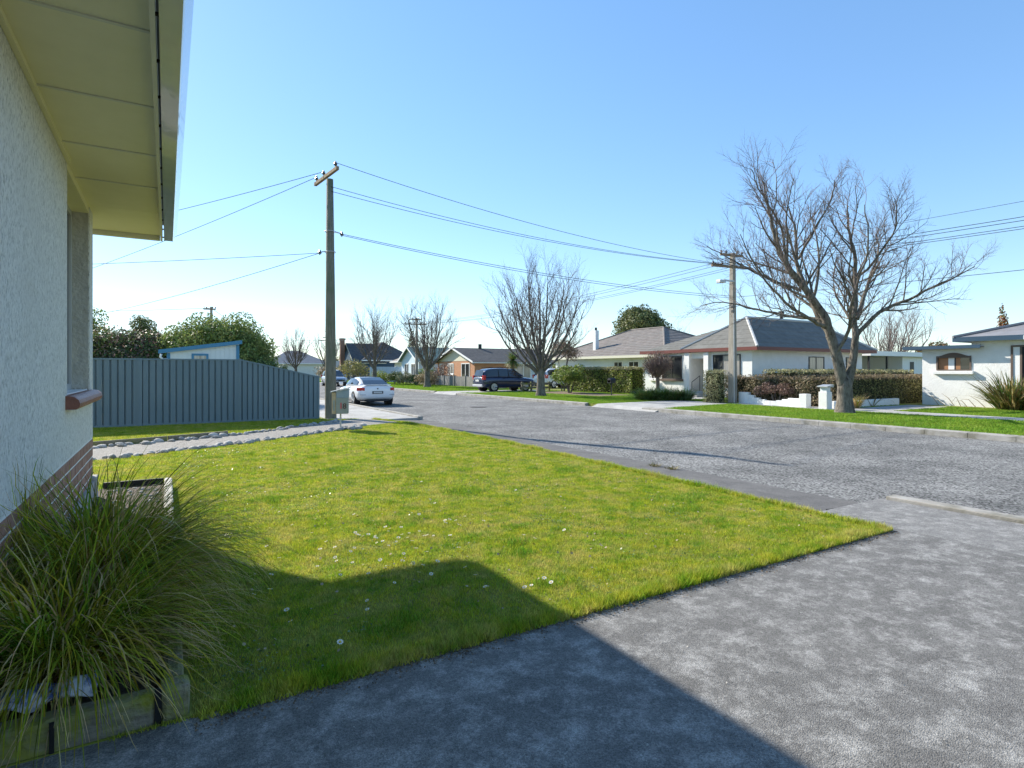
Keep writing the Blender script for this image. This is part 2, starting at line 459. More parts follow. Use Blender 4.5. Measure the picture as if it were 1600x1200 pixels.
struct(MB().box(5.3, 6.92, 24.5, 400, -0.3, -0.012).build('footpath', 'concrete'), 'pale footpath continuing down the street')
for (ka, kx0, kx1, ky0, ky1, kz, lab_) in ((0, 7.245, 7.42, -22.0, 3.55, 0.028, 'low concrete kerb along the apron edge'), (1, 6.945, 7.12, 17.5, 40.0, 0.022, 'low concrete kerb beside the tall pole')):
    kr = struct(MB().box(kx0 - .018, kx1 - .01, ky0 + .05, ky1 - .05, -0.3, -0.045).build('kerb', 'dark_gap'), lab_)
    yk = ky1
    while yk > ky0:
        MB().box(kx0, kx1 + .002, max(ky0, yk - 1.49), yk, -0.29, kz).build('kerb_stone', 'kerb', kr, bevel=.012)
        yk -= 1.5
struct(MB().box(6.925, 7.12, 40, 400, -0.3, -0.0).build('kerb', 'kerb'))
far_kerb = struct(MB().box(16.50, 16.52, -200, 600, -0.3, -0.115).build('kerb', 'kerb'), 'concrete kerb on the far side of the street')
y = -14.0
kb = None
while y < 90:
    L = 0.92
    if not (16.4 < y < 20.3 or 34.6 < y < 38.2):
        MB().prism([(16.46, y), (16.67, y), (16.67, y + L - 0.012), (16.46, y + L - 0.012)], -0.28, [0.0 + random.uniform(-.006, .006), 0.025, 0.025, 0.0]).build('kerb_stone', 'kerb', far_kerb)
    y += L
MB().box(16.47, 16.66, 90, 500, -0.28, 0.012).build('kerb_stone', 'kerb', far_kerb)
struct(MB().prism([(16.66, 16.4), (22.0, 17.2), (22.0, 20.6), (16.66, 20.3)], -0.28, [0.006, 0.012, 0.012, 0.006]).prism([(16.30, 16.4), (16.655, 16.4), (16.655, 20.3), (16.30, 20.3)], -0.28, [-0.115, 0.006, 0.006, -0.115]).build('driveway_crossing', 'concrete'), 'pale concrete driveway crossing over the far verge')
struct(MB().prism([(16.66, 34.6), (24.5, 34.9), (24.5, 38.0), (16.66, 38.2)], -0.28, [0.006, 0.012, 0.012, 0.006]).prism([(16.30, 34.6), (16.655, 34.6), (16.655, 38.2), (16.30, 38.2)], -0.28, [-0.115, 0.006, 0.006, -0.115]).build('driveway_crossing', 'concrete'), 'pale driveway crossing under the dark blue car')
struct(MB().box(21.6, 23.0, -60, 17.2, -0.28, 0.016).build('far_footpath', 'concrete'), 'pale footpath across the street')
struct(MB().box(23.0, 27.6, 11.0, 12.6, -0.28, 0.014).build('garden_path', 'concrete'), 'pale paving beside the white house')
struct(MB().box(22.0, 26.2, 20.7, 24.0, -0.28, 0.008).build('garden_path', 'concrete'), 'pale path to the porch steps')
struct(MB().prism([(21.4, 26.0), (24.2, 26.0), (24.2, 33.6), (21.2, 33.6)], -0.2, 0.02).build('garden_bed', 'mulch'), 'brown mulch bed below the bushes')
# crack in the footpath, manhole
struct(MB().prism([(6.15, 3.605), (7.2, 3.605), (7.2, 3.622), (6.15, 3.622)], -0.05, [-0.008, -0.06, -0.06, -0.008]).build('joint', 'dark_gap'))
mh = MB(); mh.cyl((11.8, 22.6, -0.115), 0.36, (0, 0, 1), 0.02, 24)
tag(mh.build('manhole_cover', 'iron'), 'round dark iron manhole cover set in the street', 'manhole')

# ------------------------------------------------------------------ grass blades
def in_poly(x, y, poly):
    c = np.zeros(len(x), bool)
    j = len(poly) - 1
    for i in range(len(poly)):
        xi, yi = poly[i]; xj, yj = poly[j]
        c ^= ((yi > y) != (yj > y)) & (x < (xj - xi) * (y - yi) / (yj - yi + 1e-12) + xi)
        j = i
    return c
CF = np.array([math.sin(R_(30.92)), math.cos(R_(30.92))])
def grass(name, label, m, poly, dens, hgt, wid, holes=(), z=0.0, acc=None):
    P = np.array(poly)
    x0, y0 = P.min(0); x1, y1 = P.max(0)
    n = int((x1 - x0) * (y1 - y0) * dens)
    x = rng.uniform(x0, x1, n); y = rng.uniform(y0, y1, n)
    k = in_poly(x, y, poly)
    for h in holes: k &= ~in_poly(x, y, h)
    x, y = x[k], y[k]
    n = len(x)
    clump = 0.5 + 0.5 * np.sin(x * 3.1 + 2 * np.sin(y * 2.3)) * np.sin(y * 3.7 + 1.7 * np.sin(x * 1.9))
    clump2 = 0.5 + 0.5 * np.sin(x * 13.1 + 2 * np.sin(y * 9.3)) * np.sin(y * 15.7 + 1.7 * np.sin(x * 11.9))
    hh = hgt * rng.uniform(0.45, 1.15, n) * (0.6 + 0.5 * clump + 0.35 * clump2)
    az = rng.uniform(0, 2 * math.pi, n)
    lean = rng.uniform(0.1, 0.9, n) * hh
    ww = wid * rng.uniform(0.7, 1.3, n)
    ta = rng.uniform(0, 2 * math.pi, n)
    v = np.empty((n, 3, 3))
    v[:, 0] = np.stack([x - ww * np.cos(ta), y - ww * np.sin(ta), np.full(n, z - 0.004)], 1)
    v[:, 1] = np.stack([x + ww * np.cos(ta), y + ww * np.sin(ta), np.full(n, z - 0.004)], 1)
    v[:, 2] = np.stack([x + lean * np.cos(az), y + lean * np.sin(az), z + hh], 1)
    if acc is not None:
        acc.append(v); return None
    o = np_mesh(name, v, 3, [m])
    return tag(o, label, 'grass', kind='stuff')
BED = [(-0.80, 2.86), (0.10, 2.86), (0.06, 8.66), (-0.80, 8.66)]
PATH_LO = [(-3.2, 11.1), (-1.06, 11.75), (-0.1, 12.25), (0.97, 12.75), (2.32, 13.6), (3.4, 14.4), (4.3, 15.2), (5.9, 16.1)]
PATH_HI = [(-3.2, 13.3), (-1.24, 13.75), (-0.1, 14.15), (1.1, 14.65), (2.3, 15.5), (3.5, 16.6), (4.6, 17.5), (5.2, 17.75)]
PATHP = PATH_LO + PATH_HI[::-1]
HOLES = (BED, PATHP)
EY = 2.84
grass('grass', 'short mown grass of the front lawn closest to the driveway', 'grass', [(-0.2, EY), (5.86, EY), (6.0, 6.0), (-0.8, 6.0), (-0.8, 4)], 21000, 0.024, 0.0024, HOLES)
grass('grass', 'short mown grass in the middle of the front lawn', 'grass', [(-1.0, 6.0), (6.0, 6.0), (6.08, 10.5), (-1.2, 10.5)], 10000, 0.025, 0.0036, HOLES)
grass('grass', 'short mown grass along the stone edged path and slate fence', 'grass', [(-3.0, 10.5), (6.09, 10.5), (6.1, 12.5), (5.87, 16.0), (5.48, 17.35), (4.9, 17.95), (4.25, 18.05), (4.1, 18.42), (-3.0, 18.42)], 5000, 0.028, 0.0055, HOLES)
# longer tufts along the cut edges
grass('grass', 'longer grass fringe hanging over the driveway edge', 'grass', [(0.12, 2.80), (5.86, 2.80), (5.86, 2.94), (0.12, 2.94)], 22000, 0.055, 0.0028)
grass('grass', 'longer grass fringe along the footpath edge', 'grass', [(5.76, 2.86), (5.87, 2.86), (6.07, 8.0), (6.12, 12.5), (5.9, 16.0), (5.5, 17.4), (5.38, 17.3), (5.75, 16.0), (6.0, 12.5), (5.93, 8.0)], 12000, 0.06, 0.004)
tufts = []
for gi, (gx_, gy_, gr_) in enumerate([(5.25, 4.75, .34), (4.75, 4.35, .22), (3.1, 6.4, .22), (1.0, 7.2, .2), (2.2, 8.8, .25)] + [(random.uniform(.4, 5.6), random.uniform(3.1, 12), random.uniform(.04, .14)) for _ in range(70)]):
    for q_, (rr_, dn_) in enumerate(((gr_, 2200), (gr_ * .6, 4200))):
        gp_ = [(gx_ + rr_ * (1 + .3 * math.sin(3 * a + gi)) * math.cos(a) * 1.4, gy_ + rr_ * (1 + .3 * math.cos(2 * a + gi)) * math.sin(a)) for a in np.linspace(0, 6.28, 16)[:-1]]
        grass('grass', '', 'verge_grass', gp_, dn_, 0.045, 0.0035, (), 0.0, tufts)
tag(np_mesh('grass', np.concatenate(tufts), 3, ['verge_grass']), 'darker tufts of longer grass dotted over the front lawn', 'grass', kind='stuff')
FAR_HOLES = ([(16.4, 16.4), (22.0, 17.2), (22.0, 20.6), (16.4, 20.3)], [(16.4, 34.6), (24.5, 34.9), (24.5, 38.0), (16.4, 38.2)], [(21.6, -60), (23.0, -60), (23.0, 17.2), (21.6, 17.2)],
             [(23.0, 11.0), (27.6, 11.0), (27.6, 12.6), (23.0, 12.6)], [(22, 20.7), (26.2, 20.7), (26.2, 24), (22, 24)], [(21.4, 26.0), (24.2, 26.0), (24.2, 33.6), (21.2, 33.6)])
grass('grass', 'bright green grass of the far verge below the bare trees', 'verge_grass', [(16.64, 2), (27.5, 2), (27.5, 34), (16.64, 34)], 1300, 0.05, 0.011, FAR_HOLES)
grass('grass', 'bright green far verge grass further down the street', 'verge_grass', [(16.64, 34), (25, 34), (25, 85), (16.64, 85)], 350, 0.06, 0.02, FAR_HOLES)

# daisies scattered over the lawn
dm = MB()
for k in range(9):
    a = k * 2 * math.pi / 9
    c, s_ = math.cos(a), math.sin(a)
    dm.add([(0.003 * c, 0.003 * s_, 0.034), (0.011 * c - 0.004 * s_, 0.011 * s_ + 0.004 * c, 0.037), (0.014 * c, 0.014 * s_, 0.036), (0.011 * c + 0.004 * s_, 0.011 * s_ - 0.004 * c, 0.037)], [(0, 1, 2, 3)])
dm.cur = 1
dm.cyl((0, 0, 0.036), 0.004, (0, 0, 1), 0.006, 6)
dm.tube([(0, 0, 0), (0, 0, 0.034)], 0.0012, 3)
d0 = dm.build('daisy', ['daisy_white', 'daisy_yellow'])
tag(d0, 'tiny white daisy flowering in the front lawn grass', 'daisy', 'white daisies dotted over the front lawn')
spots = [(1.6 + random.gauss(0, .45), 4.75 + random.gauss(0, .42)) for _ in range(62)] + [(random.uniform(0.4, 2.1), random.uniform(3.1, 4.3)) for _ in range(16)] + \
        [(random.uniform(0.3, 5.3), random.uniform(4.2, 10.5)) for _ in range(40)] + [(2.0 + random.gauss(0, .2), 3.35 + random.gauss(0, .12)) for _ in range(5)]
first = True
for (x, y) in spots:
    if not (0.15 < x < 5.7 and 3.0 < y < 11): continue
    o = d0 if first else d0.copy()
    if not first: COL.objects.link(o)
    first = False
    o.location = (x, y, random.uniform(-0.004, 0.008))
    o.rotation_euler = (random.uniform(-.4, .4), random.uniform(-.4, .4), random.uniform(0, 6))
    sc = random.uniform(0.8, 1.35)
    o.scale = (sc, sc, sc)

# clover and flat weeds in the turf, grit and soil crumbs along the cut edges
def discs(name, label, m, x, y, z, size, cat, tilt=.35):
    n = len(x)
    a = np.stack([rng.normal(0, tilt, n), rng.normal(0, tilt, n), np.ones(n)], 1)
    a /= np.linalg.norm(a, axis=1)[:, None]
    u = np.cross(a, np.array([1.0, 0.2, 0])); u /= np.linalg.norm(u, axis=1)[:, None]
    w_ = np.cross(a, u)
    c = np.stack([x, y, z], 1); sz = (size * rng.uniform(.6, 1.4, n))[:, None]
    V = np.stack([c + sz * (math.cos(t) * u + math.sin(t) * w_) for t in np.arange(6) * math.pi / 3], 1)
    return tag(np_mesh(name, V, 6, [m]), label, cat, kind='stuff')
cx_, cy_ = [], []
for k in range(130):
    px_, py_ = random.uniform(.2, 5.8), random.uniform(3.0, 13.0)
    if in_poly(np.array([px_]), np.array([py_]), PATHP)[0]: continue
    q = random.randint(10, 60); sp_ = random.uniform(.04, .16)
    cx_ += list(np.clip(rng.normal(px_, sp_, q), .15, 5.8)); cy_ += list(np.maximum(rng.normal(py_, sp_, q), 2.95))
cx_, cy_ = np.array(cx_), np.array(cy_)
discs('clover', 'small dark clover patches in the front lawn', 'strap_green', cx_, cy_, rng.uniform(.012, .028, len(cx_)), .0065, 'clover')
n = 2600
gx_ = rng.uniform(.1, 5.85, n); gy_ = 2.82 - np.abs(rng.normal(0, .05, n))
discs('soil_crumbs', 'soil crumbs and grit along the driveway edge of the lawn', 'mulch', gx_, gy_, np.full(n, -.003), .0045, 'grit', .8)
n = 900
discs('dead_leaves', 'bits of dead leaf and moss lying in the lawn', 'dry_stick', rng.uniform(.2, 5.7, n), rng.uniform(2.95, 11.5, n), rng.uniform(.012, .026, n), .009, 'leaf litter', .6)
n = 500
discs('grit', 'scattered pale grit on the driveway', 'stone', rng.uniform(-.5, 6.8, n), rng.uniform(-.5, 2.8, n), np.full(n, -.001), .0035, 'grit', .5)

# ------------------------------------------------------------------ stone edged path
pth = struct(MB().prism(PATHP, -0.2, 0.008).build('garden_path', 'pebble_path'), 'pebbly garden path edged with river stones')
def stone_mesh(seed):
    r = random.Random(seed)
    bm = bmesh.new()
    bmesh.ops.create_icosphere(bm, subdivisions=2, radius=1.0)
    ph = [r.uniform(0, 6) for _ in range(6)]
    for v in bm.verts:
        c = v.co
        k = 1 + 0.16 * math.sin(2.1 * c.x + ph[0]) + 0.14 * math.sin(2.7 * c.y + ph[1]) + 0.1 * math.sin(3.3 * c.z + ph[2])
        v.co = Vector((c.x * k, c.y * k * 0.75, c.z * k * 0.55))
    me = bpy.data.meshes.new('stone')
    bm.to_mesh(me); bm.free()
    me.materials.append(MATS['stone'])
    me.polygons.foreach_set('use_smooth', [True] * len(me.polygons))
    return me
SM = [stone_mesh(i) for i in range(6)]
def along(pl, t):
    seg = [math.dist(pl[i], pl[i + 1]) for i in range(len(pl) - 1)]
    for i, l in enumerate(seg):
        if t <= l or i == len(seg) - 1:
            k = min(1, t / l)
            return (pl[i][0] + (pl[i + 1][0] - pl[i][0]) * k, pl[i][1] + (pl[i + 1][1] - pl[i][1]) * k)
        t -= l
for pl, L, off in ((PATH_LO, 9.0, 0.0), (PATH_HI, 8.8, -0.05)):
    t = 1.4
    while t < L:
        x, y = along(pl, t)
        rr = random.uniform(0.045, 0.105)
        if x < 4.6:
            for q in range(2 if random.random() < .6 else 1):
                o = place('stone', random.choice(SM), (x + random.uniform(-.07, .07), y + off + (q * 0.16 if off == 0 else -q * .15) + random.uniform(-.07, .07), random.uniform(0.008, 0.028)), pth)
                k = rr * random.uniform(.7, 1.15)
                o.scale = (k * random.uniform(.9, 1.4), k, k * random.uniform(.8, 1.2))
                o.rotation_euler = (random.uniform(-.3, .3), random.uniform(-.3, .3), random.uniform(0, 6))
        t += rr * 1.75
for i in range(12):                                                  # small heap of stones round the mailbox post
    o = place('stone', random.choice(SM), (3.9 + random.uniform(-.35, .45), 14.75 + random.uniform(-.25, .2), 0.03), pth)
    k = random.uniform(.06, .13); o.scale = (k * 1.2, k, k); o.rotation_euler = (0, 0, random.uniform(0, 6))
te = thing('timber_edging', 'low weathered timber board edging the far side of the stone path', 'edging', (0.3, 14.3, 0))
for a, b in (((-1.35, 13.86), (0.0, 14.28)), ((0.02, 14.29), (1.2, 14.78))):
    dx, dy = b[0] - a[0], b[1] - a[1]
    L = math.hypot(dx, dy); nx, ny = -dy / L * .025, dx / L * .025
    MB().prism([(a[0] - nx, a[1] - ny), (b[0] - nx, b[1] - ny), (b[0] + nx, b[1] + ny), (a[0] + nx, a[1] + ny)], -0.1, 0.11).build('board', 'timber', te, bevel=0.004)

# ------------------------------------------------------------------ the house beside the camera
WX = -0.72                                                           # outer wall face
hs = thing('stucco_house', 'rough cast stucco house with brick base and wide cream eaves close by', 'house', (-4.5, 1.0, 0))
w = MB()
w.box(WX - 0.25, WX, -8.0, 6.07, 0.752, 3.30)                        # wall up to the window
w.box(WX - 0.25, WX, 6.07, 7.70, 0.752, 1.17)
w.box(WX - 0.25, WX, 7.70, 8.02, 0.752, 3.30)
w.box(-9.0, WX - 0.25, 7.77, 8.02, 0.3, 3.30)
w.box(-9.0, -8.75, -8.0, 7.77, 0.0, 3.30)
w.box(-8.75, WX - 0.25, -8.0, -7.75, 0.0, 3.30)
w.prism([(-2.6, 8.02), (-2.6, 9.6), (-8.9, 9.6), (-8.9, 8.02)], 0.0, 3.30)  # unseen wing, added under the roof corner that shapes the lawn shadow
w.build('wall', 'stucco', hs)
MB().box(WX - 0.20, WX - 0.012, 7.690, 7.699, 1.31, 3.30).build('window_reveal', 'stucco_reveal', hs)
MB().box(WX - 0.20, WX - 0.004, 6.07, 7.69, 3.20, 3.268).build('window_head', 'soffit', hs)
bb = MB().box(WX - 0.24, WX - 0.003, -2.0, 8.01, 0.2, 0.750).build('brick_base', 'mortar', hs)
zc = 0.232
bw, bh = 0.236, 0.084
bmesh_ = {}
row = 0
while zc < 0.70:
    y0 = 3.2 + (0.118 if row % 2 else 0.0)
    while y0 < 8.0:
        y1 = min(y0 + bw, 8.016)
        if y1 - y0 > 0.05:
            key = round(y1 - y0, 3)
            if key not in bmesh_:
                o = MB().box(WX - 0.06, WX + 0.002, y0, y1, zc, zc + bh).build('brick', 'brick', bb, bevel=0.003)
                bmesh_[key] = o.data
            else:
                o = place('brick', bmesh_[key], ((WX - 0.06 + WX + 0.002) / 2 + random.uniform(-.0015, .0015), (y0 + y1) / 2, zc), bb)
        y0 += bw + 0.014
    zc += bh + 0.0195
    row += 1
MB().box(WX - 0.24, WX + 0.03, -2.0, 7.85, -0.1, 0.275).build('foundation', 'concrete', hs)
MB().prism([(WX - 0.3, 7.86), (WX + 0.045, 7.86), (WX + 0.045, 8.1), (WX - 0.3, 8.1)], -0.1, [0.34, 0.31, 0.31, 0.34]).build('corner_plinth', 'concrete', hs, bevel=0.01)
# window with brick sill
wf = MB()
wf.box(WX - 0.20, WX - 0.15, 6.072, 6.12, 1.30, 3.20); wf.box(WX - 0.20, WX - 0.15, 7.63, 7.688, 1.30, 3.20)
wf.box(WX - 0.20, WX - 0.15, 6.12, 7.63, 1.30, 1.36); wf.box(WX - 0.20, WX - 0.15, 6.12, 7.63, 3.14, 3.20); wf.box(WX - 0.195, WX - 0.155, 6.86, 6.90, 1.36, 3.14)
wo_ = wf.build('window', 'alu', hs, bevel=0.004)
MB().box(WX - 0.182, WX - 0.172, 6.12, 6.86, 1.36, 3.14).build('pane', 'glass', wo_)
MB().box(WX - 0.182, WX - 0.172, 6.90, 7.63, 1.36, 3.14).build('pane', 'glass', wo_)
MB().box(WX - 0.21, WX - 0.02, 6.075, 7.688, 1.285, 1.30).build('sill_board', 'trim_white', wo_)
sm = None
for i in range(25):
    y0 = 5.97 + i * 0.0775
    if sm is None:
        s_ = MB()
        prof = [(WX - 0.16, 1.175), (WX + 0.075, 1.175), (WX + 0.095, 1.195), (WX + 0.1, 1.225), (WX + 0.09, 1.255), (WX + 0.065, 1.278), (WX + 0.03, 1.288), (WX - 0.16, 1.296)]
        n = len(prof)
        s_.add([(p[0], y0, p[1]) for p in prof] + [(p[0], y0 + 0.071, p[1]) for p in prof],
               [list(range(n)), list(range(2 * n - 1, n - 1, -1))] + [(i2, n + i2, n + (i2 + 1) % n, (i2 + 1) % n) for i2 in range(n)])
        o = s_.build('sill_brick', 'sill_brick', hs, bevel=0.004)
        sm = (o.data, WL[o].copy())
    else:
        p = sm[1].copy(); p[1] += i * 0.0775
        o = place('sill_brick', sm[0], p, hs)
MB().box(WX - 0.15, WX + 0.07, 5.975, 7.9, 1.172, 1.27).build('sill_mortar', 'mortar', hs)
# soffit panels with battens
ye = [-8.4, -5.5, -4.5, -3.5, -2.5, -1.5, -0.5, 0.5, 1.52, 2.54, 3.55, 4.56, 5.58, 6.56, 7.6, 8.86]
for a, b in zip(ye[:-1], ye[1:]):
    MB().box(-0.80 if b < 8.2 else -1.0, -0.075, a + 0.003, b - 0.003, 3.27, 3.285).build('soffit_panel', 'soffit', hs)
    if b < 7.5: MB().box(WX + 0.004, -0.078, b - 0.012, b + 0.012, 3.262, 3.2695).build('soffit_batten', 'fascia', hs)
MB().box(WX + 0.002, WX + 0.03, -8.0, 6.05, 3.235, 3.2695).build('scotia', 'soffit', hs)
MB().box(-0.074, -0.050, -8.4, 8.95, 3.215, 3.42).build('fascia', 'fascia', hs)
MB().box(-0.9, -0.078, 8.865, 8.95, 3.215, 3.42).build('end_fascia', 'fascia', hs)
g = MB()
prof = [(-0.034, 3.232), (0.066, 3.222), (0.074, 3.235), (0.112, 3.335), (0.116, 3.35), (0.106, 3.352), (0.060, 3.245), (-0.026, 3.245), (-0.03, 3.345), (-0.036, 3.345)]
n = len(prof)
g.add([(p[0], -8.4, p[1]) for p in prof] + [(p[0], 8.93, p[1]) for p in prof], [(i2, n + i2, n + (i2 + 1) % n, (i2 + 1) % n) for i2 in range(n)] + [list(range(n)), list(range(2 * n - 1, n - 1, -1))])
gt = g.build('gutter', 'gutter', hs)
MB().prism([(-0.034, 8.93), (0.06, 8.93), (0.06, 8.936), (-0.034, 8.936)], 3.225, 3.345).build('gutter_end', 'gutter', gt)
for k in range(18):
    MB().box(-0.05, -0.030, 0.3 + k * 0.5, 0.315 + k * 0.5, 3.236, 3.25).build('gutter_bracket', 'dark_gap', gt)
# roof over it all; far corner, out of view, shaped for its lawn shadow
ro = [(0.06, 8.95), (-0.9, 8.95), (-1.9, 10.5), (-9.6, 10.5), (-9.6, -8.4), (0.06, -8.4)]
r_ = MB()
cx, cy = -4.7, 1.2
top = [(cx + (p[0] - cx) * 0.22, cy + (p[1] - cy) * 0.5, 5.0) for p in ro]
n = len(ro)
r_.add([(p[0], p[1], 3.43) for p in ro] + top, [(i, (i + 1) % n, n + (i + 1) % n, n + i) for i in range(n)] + [list(range(n, 2 * n)), list(range(n - 1, -1, -1))])
r_.build('roof', 'roof_grey', hs)
r2 = MB(); r2.prism([(-0.9, 8.86), (-0.9, 8.95), (-1.9, 10.5), (-9.6, 10.5), (-9.6, 8.1), (-1.2, 8.1)][::-1], 3.275, 3.42)  # out of view; follows the roof corner shaped for the shadow
r2.build('unseen_eave', 'soffit', hs)

# ------------------------------------------------------------------ planting bed by the house
struct(MB().box(WX + 0.02, 0.0, 2.98, 8.58, -0.1, 0.06).build('garden_bed', 'soil'), 'dark soil bed along the house wall')
pv = []
bedr = MB()
for i in range(5):
    pass
fr = thing('timber_border', 'mossy timber sleepers edging the planting bed', 'edging', (0, 5, 0))
def sleeper(x0, x1, y0, y1, z1, m, seed):
    r = random.Random(seed)
    b = MB(); b.box(x0, x1, y0, y1, -0.05, z1)
    b.v = [(p[0] + r.uniform(-.006, .006), p[1] + r.uniform(-.006, .006), p[2] + r.uniform(-.006, .006)) for p in b.v]
    return b.build('sleeper', m, fr, bevel=0.022)
sleeper(-0.72, -0.04, 2.87, 2.98, 0.125, 'timber', 1)
sleeper(-1.9, -0.735, 2.87, 2.98, 0.12, 'timber', 5)
sleeper(-0.025, 0.085, 2.87, 3.00, 0.14, 'timber', 2)
sleeper(-0.02, 0.07, 3.015, 5.2, 0.125, 'timber', 3)
sleeper(-0.03, 0.055, 5.22, 8.60, 0.13, 'timber_pale', 4)
MB().box(-0.045, -0.02, 2.866, 2.878, 0.0, 0.15).build('steel_peg', 'black_plastic', fr)
MB().box(-0.395, -0.380, 2.858, 2.868, 0.0, 0.12).build('steel_peg', 'black_plastic', fr)
MB().box(WX + 0.05, -0.035, 8.58, 8.61, -0.05, 0.13).build('edging_strip', 'black_plastic', fr)
for i in range(60):
    o = place('stone', random.choice(SM), (random.uniform(-.6, -.06), random.uniform(6.6, 8.5), 0.062), None)
    k = random.uniform(.012, .032); o.scale = (k * 1.3, k, k); o.rotation_euler = (0, 0, random.uniform(0, 6))
    o.parent = bpy.data.objects['garden_bed.001'] if 'garden_bed.001' in bpy.data.objects else None
    if o.parent is not None: o.location = WL[o] - WL[o.parent]

def blades(name, base, n, L, W, elev, droop, mats, probs, parent=None, segs=7, spread=0.15, zmin=0.01, xmin=None, azr=None, seed=0):
    r = np.random.default_rng(seed)
    az = r.uniform(0, 2 * math.pi, n) if azr is None else r.uniform(azr[0], azr[1], n)
    rad = spread * np.sqrt(r.uniform(0, 1, n))
    ba = az + r.normal(0, 0.7, n)
    p = np.stack([base[0] + rad * np.cos(ba), base[1] + rad * np.sin(ba), np.full(n, base[2])], 1)
    Ls = r.uniform(L[0], L[1], n); e = np.radians(r.uniform(elev[0], elev[1], n)); dr = np.radians(r.uniform(droop[0], droop[1], n))
    ww = r.uniform(W[0], W[1], n)
    tw = r.uniform(-0.9, 0.9, n)
    L_, R2 = [], []
    for s in range(segs + 1):
        t = s / segs
        wd = ww * (1 - t ** 2.2) * (0.6 + 0.4 * min(1, t * 5)) + 0.0004
        sx = np.stack([-np.sin(az + tw), np.cos(az + tw), np.zeros(n)], 1) * wd[:, None]
        L_.append(p - sx); R2.append(p + sx)
        ee = e - dr * (t + 0.5 / segs) ** 1.4
        st = Ls / segs
        p = p + np.stack([np.cos(az) * np.cos(ee) * st, np.sin(az) * np.cos(ee) * st, np.sin(ee) * st], 1)
        p[:, 2] = np.maximum(p[:, 2], zmin + 0.02 * r.uniform(0, 1, n))
        if xmin is not None: p[:, 0] = np.maximum(p[:, 0], xmin + 0.01 * r.uniform(0, 1, n))
    nv = 2 * (segs + 1)
    V = np.stack([q for ab in zip(L_, R2) for q in ab], 1)              # n, nv, 3
    idx = np.array([[2 * s, 2 * s + 1, 2 * s + 3, 2 * s + 2] for s in range(segs)])
    F = (np.arange(n)[:, None, None] * nv + idx[None]).reshape(-1, 4)
    me = bpy.data.meshes.new(name)
    v = V.reshape(-1, 3)
    org = np.array([base[0], base[1], base[2]], float)
    me.vertices.add(len(v)); me.vertices.foreach_set('co', (v - org).astype(np.float32).ravel())
    me.loops.add(F.size); me.loops.foreach_set('vertex_index', F.astype(np.int32).ravel())
    me.polygons.add(len(F)); me.polygons.foreach_set('loop_start', np.arange(0, F.size, 4, dtype=np.int32))
    for q in mats: me.materials.append(MATS[q])
    mi = np.repeat(r.choice(len(mats), n, p=probs), segs)
    me.polygons.foreach_set('material_index', mi.astype(np.int32))
    me.polygons.foreach_set('use_smooth', np.ones(len(F), bool))
    me.update(calc_edges=True)
    return place(name, me, org, parent)
for i, (x, y, n, Lr, lab) in enumerate(((-0.36, 4.35, 2300, (0.7, 1.3), 'large arching tussock grass against the stucco wall'),
                                        (-0.42, 3.45, 1700, (0.5, 1.0), 'tussock grass spilling over the mossy timber sleeper'))):
    t = thing('tussock_grass', lab, 'plant', (x, y, 0.05), 'tussock grasses in the planting bed')
    blades('blades', (x, y, 0.05), n, Lr, (0.0026, 0.0056), (42, 88), (60, 165), ['tussock_green', 'tussock_dry'], [.82, .18], t, 8, 0.2, 0.03, WX + 0.01, None, 10 + i)
    blades('dead_blades', (x, y, 0.05), n // 3, (Lr[0] * .7, Lr[1] * .9), (0.002, 0.004), (20, 60), (50, 120), ['tussock_dry'], [1.0], t, 6, 0.22, 0.03, WX + 0.01, None, 20 + i)
# crumpled wrapper lying in the bed
gx, gy = 14, 6
wv = []
for j in range(gy + 1):
    for i in range(gx + 1):
        u, v_ = i / gx, j / gy
        wv.append((-0.62 + 0.36 * u + 0.008 * math.sin(9 * v_), 2.985 + 0.10 * v_ + 0.012 * math.sin(14 * u), 0.15 + 0.03 * math.sin(11 * u + 4 * v_) * math.sin(7 * v_ + 2) + 0.045 * math.sin(math.pi * v_)))
wm = MB().add(wv, [(j * (gx + 1) + i, j * (gx + 1) + i + 1, (j + 1) * (gx + 1) + i + 1, (j + 1) * (gx + 1) + i) for j in range(gy) for i in range(gx)])
wr = wm.build('plastic_wrapper', 'blue_wrap', None, True)
sd = wr.modifiers.new('solid', 'SOLIDIFY'); sd.thickness = 0.02; sd.offset = -1
tag(wr, 'crumpled blue and white plastic wrapper under the tussock by the sleeper', 'wrapper')

